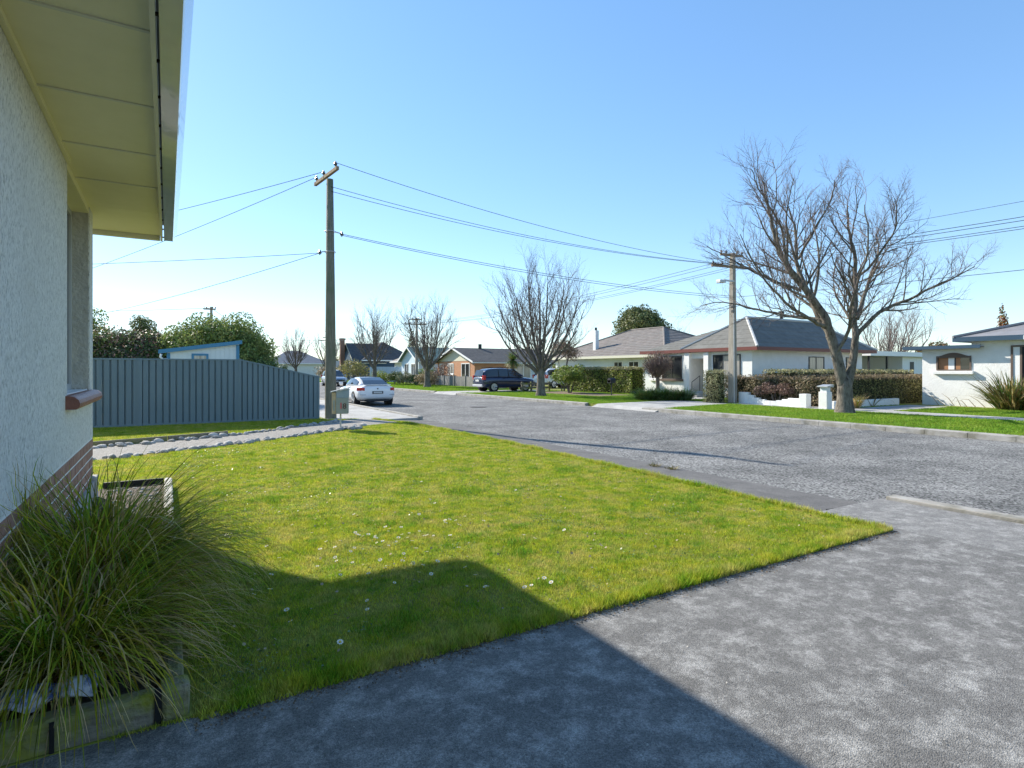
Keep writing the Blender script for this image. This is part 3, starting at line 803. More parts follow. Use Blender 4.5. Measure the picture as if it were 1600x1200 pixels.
# ------------------------------------------------------------------ slate blue steel fence
FY = 18.5
fence = thing('steel_fence', 'slate blue ribbed steel fence stepping down towards the street', 'fence', (0, FY, 0))
def ftop(x): return 1.83 if x <= 1.85 else 1.83 - (x - 1.85) / (4.03 - 1.85) * 0.50
posts = [-5.55, -3.1, -0.63, 1.83, 4.05]
for a, b in zip(posts[:-1], posts[1:]):
    ns = 3
    for k in range(ns):
        x0 = a + 0.03 + (b - a - 0.06) * k / ns; x1 = a + 0.03 + (b - a - 0.06) * (k + 1) / ns
        nr = 5                                                       # ribs in each sheet
        m = MB(); pr = []
        pitch = (x1 - x0) / nr
        for q in range(nr):
            xa = x0 + q * pitch
            pr += [(xa, 0.0), (xa + pitch * 0.07, 0.045), (xa + pitch * 0.20, 0.045), (xa + pitch * 0.27, 0.0)]
        pr.append((x1 - 0.001, 0.0))
        n = len(pr)
        vs = [(p[0], FY + p[1], 0.03) for p in pr] + [(p[0], FY + p[1], ftop(p[0]) - 0.02) for p in pr] + [(p[0], FY + p[1] + 0.003, 0.03) for p in pr] + [(p[0], FY + p[1] + 0.003, ftop(p[0]) - 0.02) for p in pr]
        fs = [(i, i + 1, n + i + 1, n + i) for i in range(n - 1)] + [(2 * n + i, 3 * n + i, 3 * n + i + 1, 2 * n + i + 1) for i in range(n - 1)]
        m.add(vs, fs).build('steel_sheet', 'fence_steel', fence)
    for z0, z1 in ((0.0, 0.06), None) if False else ((0.0, 0.06),):
        MB().box(a + 0.02, b - 0.02, FY - 0.012, FY + 0.045, z0, z1).build('bottom_rail', 'fence_steel', fence)
    MB().prism([(a + 0.02, FY - 0.014), (b - 0.02, FY - 0.014), (b - 0.02, FY + 0.047), (a + 0.02, FY + 0.047)], [ftop(a) - 0.045, ftop(b) - 0.045] + [ftop(b) - 0.045, ftop(a) - 0.045],
               [ftop(a), ftop(b), ftop(b), ftop(a)]).build('top_rail', 'fence_steel', fence)
for p in posts:
    wd = 0.055 if abs(p + 0.63) < .1 else 0.03
    MB().box(p - wd, p + wd, FY - 0.020, FY + 0.055, 0.0, ftop(p) + 0.008).build('post', 'fence_steel', fence)

# ------------------------------------------------------------------ garden shed behind the fence
shd = thing('garden_shed', 'small white shed with bright blue trim and sloping roof behind the fence', 'shed', (1.0, 23.3, 0))
def st(x): return 2.16 + (x + 0.2) / 2.4 * 0.36
for k in range(15):
    x0 = 0.02 + k * 0.143
    MB().prism([(x0, 22.5), (x0 + 0.138, 22.5), (x0 + 0.138, 22.52), (x0, 22.52)], 0.0, [st(x0), st(x0 + .138), st(x0 + .138), st(x0)]).build('siding_board', 'siding', shd)
MB().prism([(0.0, 22.525), (2.2, 22.525), (2.2, 24.6), (0.0, 24.6)], 0.0, [st(0) - .02, st(2.2) - .02, st(2.2) - .02, st(0) - .02]).build('wall', 'siding', shd)
MB().prism([(-0.25, 22.40), (2.28, 22.40), (2.28, 24.75), (-0.25, 24.75)], [st(-.25), st(2.28), st(2.28), st(-.25)], [st(-.25) + .03, st(2.28) + .03, st(2.28) + .03, st(-.25) + .03]).build('roof', 'roof_steel', shd)
MB().prism([(-0.25, 22.37), (2.28, 22.37), (2.28, 22.398), (-0.25, 22.398)], [st(-.25) - .09, st(2.28) - .09, st(2.28) - .09, st(-.25) - .09], [st(-.25) + .04, st(2.28) + .04, st(2.28) + .04, st(-.25) + .04]).build('barge_board', 'trim_blue', shd)
for x0 in (-0.01, 2.10): MB().box(x0, x0 + 0.10, 22.475, 22.497, 0.0, st(x0) - .10).build('corner_board', 'trim_blue', shd)
wn_ = MB(); wn_.box(0.72, 0.79, 22.47, 22.497, 1.3, 2.08); wn_.box(1.16, 1.23, 22.47, 22.497, 1.3, 2.08); wn_.box(0.79, 1.16, 22.47, 22.497, 2.01, 2.08); wn_.box(.79, 1.16, 22.47, 22.497, 1.3, 1.37)
w_ = wn_.build('window', 'trim_blue', shd)
MB().box(0.79, 1.16, 22.483, 22.492, 1.37, 2.01).build('pane', 'glass_curtain', w_)
MB().tube([(-0.16, 22.42, 2.05), (-0.19, 22.42, 1.95), (-0.12, 22.42, 1.88), (0.0, 22.45, 1.88), (0.03, 22.46, 1.80), (0.03, 22.46, 0.2)], 0.035, 8).build('downpipe', 'trim_white', shd, True)

# ------------------------------------------------------------------ foliage
def leaves(blobs, n, size, r, shell=0.55, flat=0.0):
    """leaf quads spread through ellipsoids (cx,cy,cz,rx,ry,rz)"""
    B = np.array(blobs, float)
    vol = (B[:, 3] * B[:, 4] * B[:, 5]) ** 0.67
    ix = r.choice(len(B), n, p=vol / vol.sum())
    d = r.normal(size=(n, 3)); d /= np.linalg.norm(d, axis=1)[:, None]
    rad = np.where(r.uniform(size=n) < shell, r.uniform(0.82, 1.08, n), r.uniform(0.2, 1, n) ** 0.5)
    c = B[ix, :3] + d * B[ix, 3:6] * rad[:, None]
    nrm = d + r.normal(0, 0.7, (n, 3)); nrm[:, 2] += flat
    return quads(c, nrm, size, r)
def quads(c, nrm, size, r):
    n = len(c)
    nrm /= np.linalg.norm(nrm, axis=1)[:, None] + 1e-9
    a = np.cross(nrm, r.normal(size=(n, 3))); a /= np.linalg.norm(a, axis=1)[:, None] + 1e-9
    b = np.cross(nrm, a)
    s = size * r.uniform(0.6, 1.4, n)[:, None]
    return np.stack([c - a * s, c - b * s * 0.45, c + a * s, c + b * s * 0.45], 1)
def clumps(c, rad, n, cr, r, up=0.3):
    """n sub-blobs on and in an ellipsoid so that the outline is uneven"""
    d = r.normal(size=(n, 3)); d /= np.linalg.norm(d, axis=1)[:, None]
    d[:, 2] = np.abs(d[:, 2]) * 0.9 - up * r.uniform(0, 1, n)
    k = r.uniform(0.45, 0.95, n)[:, None]
    p = np.array(c) + d * np.array(rad) * k
    s = cr * r.uniform(0.6, 1.3, n)
    return [(p[i, 0], p[i, 1], max(p[i, 2], s[i] * .7), s[i], s[i], s[i] * 0.75) for i in range(n)]
def shrub(name, label, cat, c, rad, m, nl, size, seed, ncl=22, crf=0.33, group=None, trunk=True, blobs=None):
    r = np.random.default_rng(seed)
    t = thing(name, label, cat, (c[0], c[1], 0), group)
    cl = clumps(c, rad, ncl, min(rad) * crf * 1.4, r)
    if blobs: cl = blobs(r)
    V = leaves(cl, nl, size, r)
    V[:, :, 2] = np.maximum(V[:, :, 2], 0.01)
    ms = m if isinstance(m, list) else [m]
    mi = None
    if len(ms) > 1: mi = r.choice(len(ms), nl)
    np_mesh('crown', V, 4, ms, t, mi)
    if trunk:
        b = MB()
        for k in range(4):
            a = r.uniform(0, 6.28)
            b.tube([(c[0] + .08 * math.cos(a), c[1] + .08 * math.sin(a), 0), (c[0] + rad[0] * .25 * math.cos(a), c[1] + rad[1] * .25 * math.sin(a), c[2] * .7), (c[0] + rad[0] * .5 * math.cos(a), c[1] + rad[1] * .5 * math.sin(a), c[2] + rad[2] * .4)], [0.03 + .02 * rad[2], 0.025, 0.01], 5)
        b.build('stem', 'bark_far', t)
    return t
def hedge(name, label, x0, x1, y0, y1, h, m, nl, size, seed, m_top=None, wob=0.05, z0=0.0):
    r = np.random.default_rng(seed)
    t = thing(name, label, 'hedge', ((x0 + x1) / 2, (y0 + y1) / 2, z0))
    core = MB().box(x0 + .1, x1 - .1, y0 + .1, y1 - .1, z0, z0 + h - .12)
    core.build('dark_core', 'leaf_core', t)  # solid dark box that blocks the view through the leaves
    A = np.array([(y1 - y0) * h, (y1 - y0) * h, (x1 - x0) * h, (x1 - x0) * h, (x1 - x0) * (y1 - y0)])
    f = r.choice(5, nl, p=A / A.sum())
    u = r.uniform(size=(nl, 3)); c = np.stack([x0 + u[:, 0] * (x1 - x0), y0 + u[:, 1] * (y1 - y0), z0 + u[:, 2] * h], 1)
    nr = r.normal(0, 0.6, (nl, 3))
    dep = np.abs(r.normal(0, 0.06, nl)) - 0.02
    bump = wob * (np.sin(c[:, 0] * 2.3 + c[:, 1] * 3.1) + np.sin(c[:, 1] * 5.3 + c[:, 2] * 4.1)) * .5
    dep = dep + bump
    for k, (ax, side, val) in enumerate(((0, 1, x0), (0, -1, x1), (1, 1, y0), (1, -1, y1), (2, -1, z0 + h))):
        q = f == k
        c[q, ax] = val + side * dep[q]
        nr[q, ax] -= side * 1.0
    V = quads(c, nr, size, r)
    ms = [m] if m_top is None else [m, m_top]
    mi = None if m_top is None else ((c[:, 2] > z0 + h - 0.14 - 0.08 * r.uniform(size=nl))).astype(int)
    np_mesh('leaves', V, 4, ms, t, mi)
    return t

# big rhododendrons and shrubs behind the slate fence
shrub('rhododendron', 'big rounded light green rhododendron rising behind the shed', 'shrub', (1.95, 29.2, 2.1), (2.3, 2.0, 2.05), 'leaf_rhodo', 52000, 0.062, 31, 100, 0.27)
shrub('evergreen_shrub', 'dark evergreen shrub mass behind the left part of the fence', 'shrub', (-1.1, 30.0, 1.7), (1.75, 1.9, 2.0), ['leaf_dark', 'leaf_purple', 'leaf_dark'], 36000, 0.06, 32, 80, 0.30)
shrub('evergreen_shrub', 'dark green shrub between the house wall and the rhododendron', 'shrub', (-3.4, 30.4, 1.8), (1.6, 1.8, 2.1), ['leaf_dark', 'leaf_olive'], 24000, 0.06, 33, 60, 0.30)
shrub('evergreen_shrub', 'lower dark shrub at the right end of the shed', 'shrub', (3.3, 28.4, 1.25), (0.95, 1.3, 1.5), ['leaf_rhodo', 'leaf_dark'], 16000, 0.06, 34, 40, 0.34)
shrub('conifer_tip', 'pale young conifer top poking above the dark shrubs', 'tree', (-0.95, 33.2, 3.0), (0.55, 0.55, 1.75), 'leaf_cypress', 2600, 0.06, 35, 16, 0.5)
shrub('conifer_tip', 'feathery green tree top beside the house corner', 'tree', (-3.2, 33.0, 3.2), (0.9, 0.9, 1.6), 'leaf_bush', 2600, 0.07, 36, 14, 0.4)

# ------------------------------------------------------------------ bare street trees
def perp(d, r):
    a = np.cross(d, r.normal(size=3)); return a / (np.linalg.norm(a) + 1e-9)
def grow(bT, bt, p, d, r0, L, lvl, maxl, r, spec):
    nseg = max(3, int(L / (0.35 if lvl < 2 else 0.22)))
    nseg = min(nseg, 9)
    pts = [p]; dirs = [d]
    for i in range(nseg):
        d = d + r.normal(0, spec['wob'], 3) + np.array([0, 0, spec['up'] * (0.5 + 0.5 * lvl)])
        d /= np.linalg.norm(d)
        pts.append(pts[-1] + d * L / nseg); dirs.append(d)
    t = np.linspace(0, 1, nseg + 1)
    end = 0.30 if lvl < maxl else 0.5
    rads = r0 * (1 - (1 - end) * t)
    sides = 8 if r0 > .07 else (5 if r0 > .02 else 3)
    (bT if r0 > spec['tw'] else bt).tube(pts, rads, sides, False)
    kids(bT, bt, pts, dirs, rads, L, lvl, maxl, r, spec)
def kids(bT, bt, pts, dirs, rads, L, lvl, maxl, r, spec, t0=0.22):
    if lvl >= maxl: return
    nk = spec['n'][min(lvl, len(spec['n']) - 1)]
    nk = max(2, int(round(nk * r.uniform(.8, 1.2))))
    n = len(pts) - 1
    for k in range(nk):
        t = t0 + (1 - t0) * (k + r.uniform(0, .9)) / nk
        i = min(n - 1, int(t * n)); fr_ = t * n - i
        p = pts[i] * (1 - fr_) + pts[i + 1] * fr_
        rr = rads[i] * (1 - fr_) + rads[i + 1] * fr_
        a = R_(r.uniform(*spec['ang']))
        d = dirs[i + 1] * math.cos(a) + perp(dirs[i + 1], r) * math.sin(a)
        d[2] += 0.12
        d /= np.linalg.norm(d)
        ln = L * r.uniform(*spec['len']) * (1.0 - 0.35 * t)
        grow(bT, bt, p, d, min(rr * .75, max(spec['rmin'], rr * r.uniform(.42, .62))), ln, lvl + 1, maxl, r, spec)
def limb(bT, bt, ctrl, r0, r1, r, spec, lvl=1, maxl=4):
    c = np.array(ctrl, float)
    n = (len(c) - 1) * 4
    tt = np.linspace(0, len(c) - 1, n + 1)
    pts = []
    for u in tt:                                                      # Catmull-Rom
        i = min(int(u), len(c) - 2); f = u - i
        p0, p1, p2, p3 = c[max(i - 1, 0)], c[i], c[i + 1], c[min(i + 2, len(c) - 1)]
        pts.append(0.5 * ((2 * p1) + (-p0 + p2) * f + (2 * p0 - 5 * p1 + 4 * p2 - p3) * f * f + (-p0 + 3 * p1 - 3 * p2 + p3) * f ** 3))
    pts = [p + (r.normal(0, .02, 3) if 0 < i < n else 0) for i, p in enumerate(pts)]
    dirs = [pts[min(i + 1, n)] - pts[max(i - 1, 0)] for i in range(n + 1)]
    dirs = [d / np.linalg.norm(d) for d in dirs]
    L = sum(np.linalg.norm(pts[i + 1] - pts[i]) for i in range(n))
    rads = np.linspace(r0, r1, n + 1)
    bT.tube(pts, rads, 10 if r0 > .1 else 7, False)
    kids(bT, bt, pts, dirs, rads, L, lvl, maxl, r, spec, 0.18)
RT = np.array([0.8579, -0.5138, 0]); FW = np.array([0.5138, 0.8579, 0])
def big_tree(base, label):
    r = np.random.default_rng(5)
    B = np.array([base[0], base[1], 0.0])
    t = thing('street_tree', label, 'tree', tuple(B), 'bare trees on the far verge')
    bT, bt = MB(), MB()
    def q(l, z, f=0.0): return B + RT * l + FW * f + np.array([0, 0, z])
    spec = dict(wob=.10, up=.04, n=[8, 14, 10, 5], ang=(26, 62), len=(.34, .56), rmin=.0082, tw=.016)
    bT.tube([q(0, -.1), q(-.0, .12), q(.0, .45), q(.0, .85), q(.0, 1.15), q(-.0, 1.35)], [.40, .31, .255, .24, .22, .10], 14, False)
    bT.tube([q(-.07, 1.0), q(-.17, 1.5), q(-.30, 2.1), q(-.47, 2.65)], [.185, .18, .165, .155], 12, False)
    bT.tube([q(.09, .95), q(.22, 1.5), q(.33, 2.1), q(.38, 2.7)], [.15, .145, .125, .11], 12, False)
    s = 0.0228
    def px(x, y, f=0.0): return q((x - 1318) * s, (645 - y) * s + 0.02, f)
    limb(bT, bt, [px(1297, 530), px(1282, 492, -.1), px(1250, 455, -.3), px(1215, 420, -.6), px(1195, 385, -.8), px(1184, 345, -.9), px(1172, 300, -1.0)], .16, .02, r, spec)
    limb(bT, bt, [px(1294, 528), px(1280, 490, .2), px(1266, 440, .6), px(1262, 390, .9), px(1266, 340, 1.2), px(1258, 305, 1.4)], .12, .02, r, spec)
    limb(bT, bt, [px(1335, 530), px(1335, 500, .1), px(1340, 450, .2), px(1336, 400, .1), px(1324, 360, .0), px(1320, 325, -.1)], .115, .022, r, spec)
    limb(bT, bt, [px(1335, 528), px(1365, 490, -.3), px(1400, 473, -.6), px(1440, 450, -.9), px(1478, 428, -1.2)], .08, .012, r, spec)
    limb(bT, bt, [px(1337, 500), px(1362, 450, .4), px(1392, 402, .9), px(1402, 352, 1.2)], .085, .016, r, spec)
    limb(bT, bt, [px(1290, 515), px(1250, 500, -.5), px(1205, 480, -1.0), px(1160, 440, -1.4), px(1128, 385, -1.6)], .075, .012, r, spec)
    limb(bT, bt, [px(1286, 500), px(1255, 492, .8), px(1210, 478, 1.6), px(1165, 462, 2.2), px(1128, 468, 2.5)], .06, .010, r, spec)
    limb(bT, bt, [px(1250, 455), px(1205, 430, .6), px(1165, 400, 1.2), px(1128, 372, 1.6)], .06, .010, r, spec)
    limb(bT, bt, [px(1300, 560), px(1312, 520, -.5), px(1300, 470, -1.2), px(1305, 410, -1.8), px(1290, 350, -2.2)], .07, .014, r, spec)
    limb(bT, bt, [px(1333, 540), px(1350, 500, .9), px(1345, 440, 1.8), px(1365, 380, 2.4)], .07, .014, r, spec)
    limb(bT, bt, [px(1263, 400, .8), px(1280, 355, .3), px(1296, 312, .0), px(1300, 285, -.1)], .05, .012, r, spec)
    limb(bT, bt, [px(1338, 440, .2), px(1362, 400, -.5), px(1372, 358, -.9), px(1366, 325, -1.0)], .05, .012, r, spec)
    limb(bT, bt, [px(1215, 420, -.6), px(1195, 372, -1.2), px(1160, 330, -1.6), px(1140, 295, -1.8)], .05, .012, r, spec)
    bT.build('trunk', 'bark', t, True)
    bt.build('twigs', 'twig', t)
big_tree((20.6, 11.45), 'big bare tree with forked trunk standing right of the concrete pole')
def vase_tree(name, label, base, H, W, seed, fork=1.5, r0=0.24, nl=7, maxl=4, mt='bark', group='bare trees on the far verge', n=(7, 10, 8, 5), rmin=.010):
    r = np.random.default_rng(seed)
    B = np.array([base[0], base[1], 0.0])
    t = thing(name, label, 'tree', tuple(B), group)
    bT, bt = MB(), MB()
    spec = dict(wob=.09, up=.045, n=list(n), ang=(20, 50), len=(.38, .62), rmin=rmin, tw=.02)
    up = np.array([0, 0, 1.0])
    bT.tube([B - up * .1, B + up * .2, B + up * .7, B + up * (fork * .8), B + up * (fork + .15)], [r0 * 1.7, r0 * 1.2, r0, r0 * .97, r0 * .8], 10, False)
    a0 = r.uniform(0, 6.28)
    for k in range(nl):
        a = a0 + k * 2.4 + r.normal(0, .2)
        out = (W / 2) * math.sqrt((k + .5) / nl) * r.uniform(.82, 1.0)
        hh = (H - fork) * (1.0 - .50 * (out / (W / 2)) ** 2) * r.uniform(.84, .96)
        o = np.array([math.cos(a), math.sin(a), 0])
        s0 = B + up * (fork * r.uniform(.75, 1.0))
        limb(bT, bt, [s0, s0 + o * out * .30 + up * hh * .18, s0 + o * out * .66 + up * hh * .46, s0 + o * out * .90 + up * hh * .76, s0 + o * out + up * hh * .95], r0 * r.uniform(.34, .5), .016, r, spec, 1, maxl)
    bT.build('trunk', mt, t, True)
    bt.build('twigs', 'twig', t)
    return t
vase_tree('street_tree', 'bare vase shaped tree in front of the parked dark blue car', (18.8, 28.1), 8.4, 6.8, 11, 1.5, .24, 12)
vase_tree('street_tree', 'bare tree beside the brick house with the cream gable', (20.1, 48.4), 8.4, 6.2, 12, 1.7, .25, 11, 4, n=(6, 9, 8, 4), rmin=.014)
vase_tree('street_tree', 'slender bare tree above the roof of the white coupe', (19.4, 61.5), 9.2, 5.6, 13, 2.0, .23, 10, 4, n=(6, 9, 7, 4), rmin=.015)
vase_tree('street_tree', 'bare tree half hidden behind the tall wooden pole', (22.4, 96.0), 8.6, 6.0, 14, 2.0, .24, 7, 3, n=(7, 12, 9), rmin=.02)
vase_tree('street_tree', 'bare upright tree seen over the low end of the slate fence', (19.0, 104.0), 9.2, 5.2, 15, 2.0, .24, 8, 3, n=(8, 13, 10), rmin=.022)
vase_tree('garden_tree', 'bare spreading tree behind the white carport', (51.0, 24.8), 7.2, 8.0, 16, 1.2, .25, 9, 3, 'bark_far', None, n=(8, 12, 10), rmin=.014)
vase_tree('garden_tree', 'thin bare tree behind the grey hipped roof beside the conifer', (46.0, 42.5), 6.6, 3.0, 17, 1.8, .12, 6, 3, 'bark_far', None, n=(6, 8, 6), rmin=.014)
vase_tree('garden_tree', 'low bare brownish tree beyond the fence end', (8.5, 92), 6.0, 5.5, 18, 1.2, .2, 7, 3, 'bark_far', None, n=(7, 12, 9), rmin=.024)

# ------------------------------------------------------------------ poles and wires
def xarm(t, c, dirv, L, z, m='crossarm_wood', hh=.055):
    d = np.array([dirv[0], dirv[1], 0.0]); d /= np.linalg.norm(d); nn = np.array([-d[1], d[0], 0])
    a = np.array([c[0], c[1], z]); m_ = MB()
    P = [a - d * L / 2 - nn * .045, a + d * L / 2 - nn * .045, a + d * L / 2 + nn * .045, a - d * L / 2 + nn * .045]
    m_.prism([(p[0], p[1]) for p in P], z - hh, z + hh)
    return m_.build('crossarm', m, t, bevel=.008)
def insul(t, p, m='insulator'):
    b = MB()
    b.tube([(p[0], p[1], p[2] - .06), (p[0], p[1], p[2] - .02), (p[0], p[1], p[2] - .02), (p[0], p[1], p[2] + .03), (p[0], p[1], p[2] + .03), (p[0], p[1], p[2] + .09)], [.02, .02, .055, .055, .035, .03], 8)
    b.build('insulator', m, t, True)
P1 = np.array([4.45, 18.6])
t = thing('power_pole', 'tall weathered round wooden power pole at the end of the slate fence', 'power pole', (4.45, 18.6, 0))
MB().tube([(4.45, 18.6, -.2), (4.45, 18.6, 0), (4.44, 18.6, 3), (4.42, 18.6, 7.55)], [.185, .18, .155, .105], 16).build('post', 'pole_wood', t, True)
ad = np.array([-0.12, 1.0]); ad /= np.linalg.norm(ad)
xarm(t, (4.33, 18.72), ad, 2.0, 7.66)
i1 = [(4.42, 17.88, 7.80), (4.30, 18.9, 7.80), (4.22, 19.55, 7.80)]
for p in i1: insul(t, p)
for z, sx in ((5.90, 1), (5.25, -1)):
    MB().tube([(4.43 + .165 * math.cos(a), 18.6 + .165 * math.sin(a), z) for a in np.linspace(0, 6.28, 17)], .012, 5, False).build('band', 'galv', t)
    MB().tube([(4.43 + sx * .14, 18.55, z), (4.43 + sx * .32, 18.5, z - .05)], .018, 6).build('bracket', 'galv', t)
    insul(t, (4.43 + sx * .34, 18.5, z - .08))
P2 = np.array([22.3, 17.5])
def conc_pole(label, x, y, H, arms, group='concrete poles of the street line', trans=False):
    t = thing('power_pole', label, 'power pole', (x, y, 0), group)
    MB().prism([(x - .15, y - .13), (x + .15, y - .13), (x + .15, y + .13), (x - .15, y + .13)], -.1, 0.02).build('footing', 'pole_concrete', t)
    m = MB(); m.add([(x - .14, y - .16, 0), (x + .14, y - .16, 0), (x + .14, y + .16, 0), (x - .14, y + .16, 0), (x - .09, y - .1, H), (x + .09, y - .1, H), (x + .09, y + .1, H), (x - .09, y + .1, H)],
                    [(3, 2, 1, 0), (4, 5, 6, 7), (0, 1, 5, 4), (1, 2, 6, 5), (2, 3, 7, 6), (3, 0, 4, 7)])
    m.build('post', 'pole_concrete', t, bevel=.02)
    for z, L in arms:
        xarm(t, (x - .13, y - .05), (1, -0.15), L, z)
        for k in (-.46, -.24, .24, .46): insul(t, (x - .13 + k * L, y - .05 - .15 * k * L, z + .11))
    return t
tp = conc_pole('brown concrete power pole rising from the hedge left of the big bare tree', 22.3, 17.5, 6.9, [(6.78, 1.3), (6.25, 2.3)])
MB().box(21.55, 22.25, 17.36, 17.44, 5.55, 5.62).build('lamp_arm', 'galv', tp)
MB().prism([(21.2, 17.27), (21.62, 17.3), (21.62, 17.5), (21.2, 17.53)], [5.42, 5.46, 5.46, 5.42], 5.58).build('lamp_head', 'galv', tp, bevel=.03)
for z in (4.35, 4.15): MB().box(22.08, 22.22, 17.3, 17.42, z, z + .12).build('junction_box', 'insulator', tp, bevel=.01)
MB().tube([(22.2, 17.33, 0), (22.2, 17.35, 4.2)], .025, 6).build('conduit', 'galv', tp)
conc_pole('power pole with crossarm seen through the bare tree by the brick house', 22.0, 55.8, 6.9, [(6.75, 1.3), (6.25, 2.3)])
conc_pole('distant power pole hidden behind the tall wooden pole', 22.0, 94.0, 6.9, [(6.75, 1.3), (6.25, 2.3)])
conc_pole('distant pole above the sloping end of the slate fence', 15.3, 104.0, 6.9, [(6.8, .6), (5.6, 2.6)])
conc_pole('short pole top behind the rounded rhododendron', 3.1, 52.9, 6.7, [(6.5, .9)])
def wire(label, a, b, sag, rad=.009, n=28):
    a = np.array(a, float); b = np.array(b, float)
    tt = np.linspace(0, 1, n + 1)
    pts = [a + (b - a) * u - np.array([0, 0, sag * 4 * u * (1 - u)]) for u in tt]
    o = MB().tube(pts, rad, 5).build('power_line', 'wire')
    return tag(o, label, 'wire', 'overhead power lines')
wire('upper overhead wire from the wooden pole to the concrete pole', (4.42, 17.88, 7.86), (21.3, 17.6, 6.36), .35)
wire('second overhead wire from the wooden pole to the concrete pole', (4.40, 18.5, 7.30), (21.75, 17.55, 6.36), .40)
wire('third overhead wire from the wooden pole to the concrete pole', (4.42, 18.5, 7.15), (22.75, 17.4, 6.36), .42)
wire('low twin service cable from the wooden pole, upper strand', (4.78, 18.5, 5.84), (22.2, 17.4, 4.9), .28, .009)
wire('low twin service cable from the wooden pole, lower strand', (4.78, 18.5, 5.80), (22.2, 17.4, 4.82), .30, .009)
wire('highest wire from the wooden pole towards the house gutter', (4.30, 18.9, 7.86), (-13.0, 43.3, 7.2), .45)
wire('wire from the crossarm end running down to the house corner', (4.22, 19.55, 7.86), (-14.0, 56.0, 5.6), .55)
wire('nearly level service wire from the pole to the house corner', (4.10, 18.5, 5.17), (-9.0, 27.0, 4.75), .1, .008)
wire('thin service wire from the pole sagging over the shrubs', (4.10, 18.5, 5.17), (-16.0, 72.0, 5.6), .9, .009)
for k, (dx, z, zz) in enumerate(((-.6, 6.36, 6.36), (-.28, 6.36, 6.36), (.26, 6.36, 6.36), (.5, 6.36, 6.36))):
    wire('street line wire %s along the far verge between concrete poles' % ('nearest the road', 'second from the road', 'third from the road', 'farthest from the road')[k], (22.2 + dx * 1.7, 17.5, z), (21.9 + dx * 1.7, 55.8, zz), .55, .010)
    wire('distant street line wire %s beyond the brick house' % ('nearest the road', 'second from the road', 'third from the road', 'farthest from the road')[k], (21.9 + dx * 1.7, 55.8, z), (21.9 + dx * 1.7, 94.0, zz), .55, .012, 14)
    wire('street line wire %s leaving the picture at the right' % ('nearest the road', 'second from the road', 'third from the road', 'farthest from the road')[k], (22.2 + dx * 1.7, 17.5, z), (22.2 + dx * 1.7, -22, zz - .1), .5, .010)
wire('topmost thin wire crossing the big bare tree to the right', (22.3, 17.5, 6.95), (22.5, -22, 7.0), .4, .007)
wire('lowest service wire leaving to the right behind the big tree', (22.2, 17.4, 4.85), (22.5, -22, 5.2), .5, .009)
wire('distant wire from the short pole over the shrubs', (3.1, 52.9, 6.6), (-30, 62, 6.4), .6, .014)
wire('distant wire from the short pole over towards the street', (3.1, 52.9, 6.6), (15.3, 104, 6.85), .6, .016)
wire('distant wire from the pole by the fence end to the street line', (15.3, 104, 6.85), (22.0, 94, 6.4), .2, .016)

# ------------------------------------------------------------------ mailbox by the path
mb = thing('mailbox', 'grey green mailbox with slanted roof and red house number on a thin post', 'mailbox', (3.75, 14.66, 0))
MB().tube([(3.75, 14.66, -.05), (3.75, 14.66, .45)], .022, 8).build('post', 'galv', mb)
a_ = R_(-18); ca, sa = math.cos(a_), math.sin(a_)
def mbp(u, v): return (3.75 + u * ca - v * sa, 14.66 + u * sa + v * ca)
def mprism(u0, u1, v0, v1, z0, z1l, z1r=None):
    z1r = z1l if z1r is None else z1r
    return MB().prism([mbp(u0, v0), mbp(u1, v0), mbp(u1, v1), mbp(u0, v1)], z0, [z1l, z1r, z1r, z1l])
mprism(-.10, .19, -.16, .20, .42, .82).build('body', 'mailbox_paint', mb, bevel=.006)
mprism(-.095, .20, -.155, .195, .822, .98, 1.05).build('upper_box', 'mailbox_roof', mb, bevel=.004)
mprism(-.20, -.102, -.15, .19, .42, .955).build('paper_holder', 'mailbox_timber', mb, bevel=.006)
mprism(-.17, -.125, -.157, -.150, .50, .76).build('slot', 'mailbox_paint', mb)
rf = MB(); rf.prism([mbp(-.24, -.2), mbp(.25, -.2), mbp(.25, .23), mbp(-.24, .23)], [.955, 1.075, 1.075, .955], [.975, 1.095, 1.095, .975])
rf.build('roof', 'galv', mb)
def digit(txt, u, z, m, size):
    cu = bpy.data.curves.new('t', 'FONT'); cu.body = txt; cu.size = size; cu.extrude = .003; cu.align_x = 'CENTER'
    tmp = bpy.data.objects.new('t', cu); COL.objects.link(tmp)
    dg = bpy.context.evaluated_depsgraph_get()
    me = bpy.data.meshes.new_from_object(tmp.evaluated_get(dg))
    bpy.data.objects.remove(tmp)
    me.materials.clear(); me.materials.append(MATS[m])
    x, y = mbp(u, -.164)
    o = place('house_number', me, (x, y, z), mb)
    o.rotation_euler = (R_(90), 0, a_)
digit('1', .02, .55, 'digit_red', .22)
digit('8', .105, .55, 'digit_dark', .19)

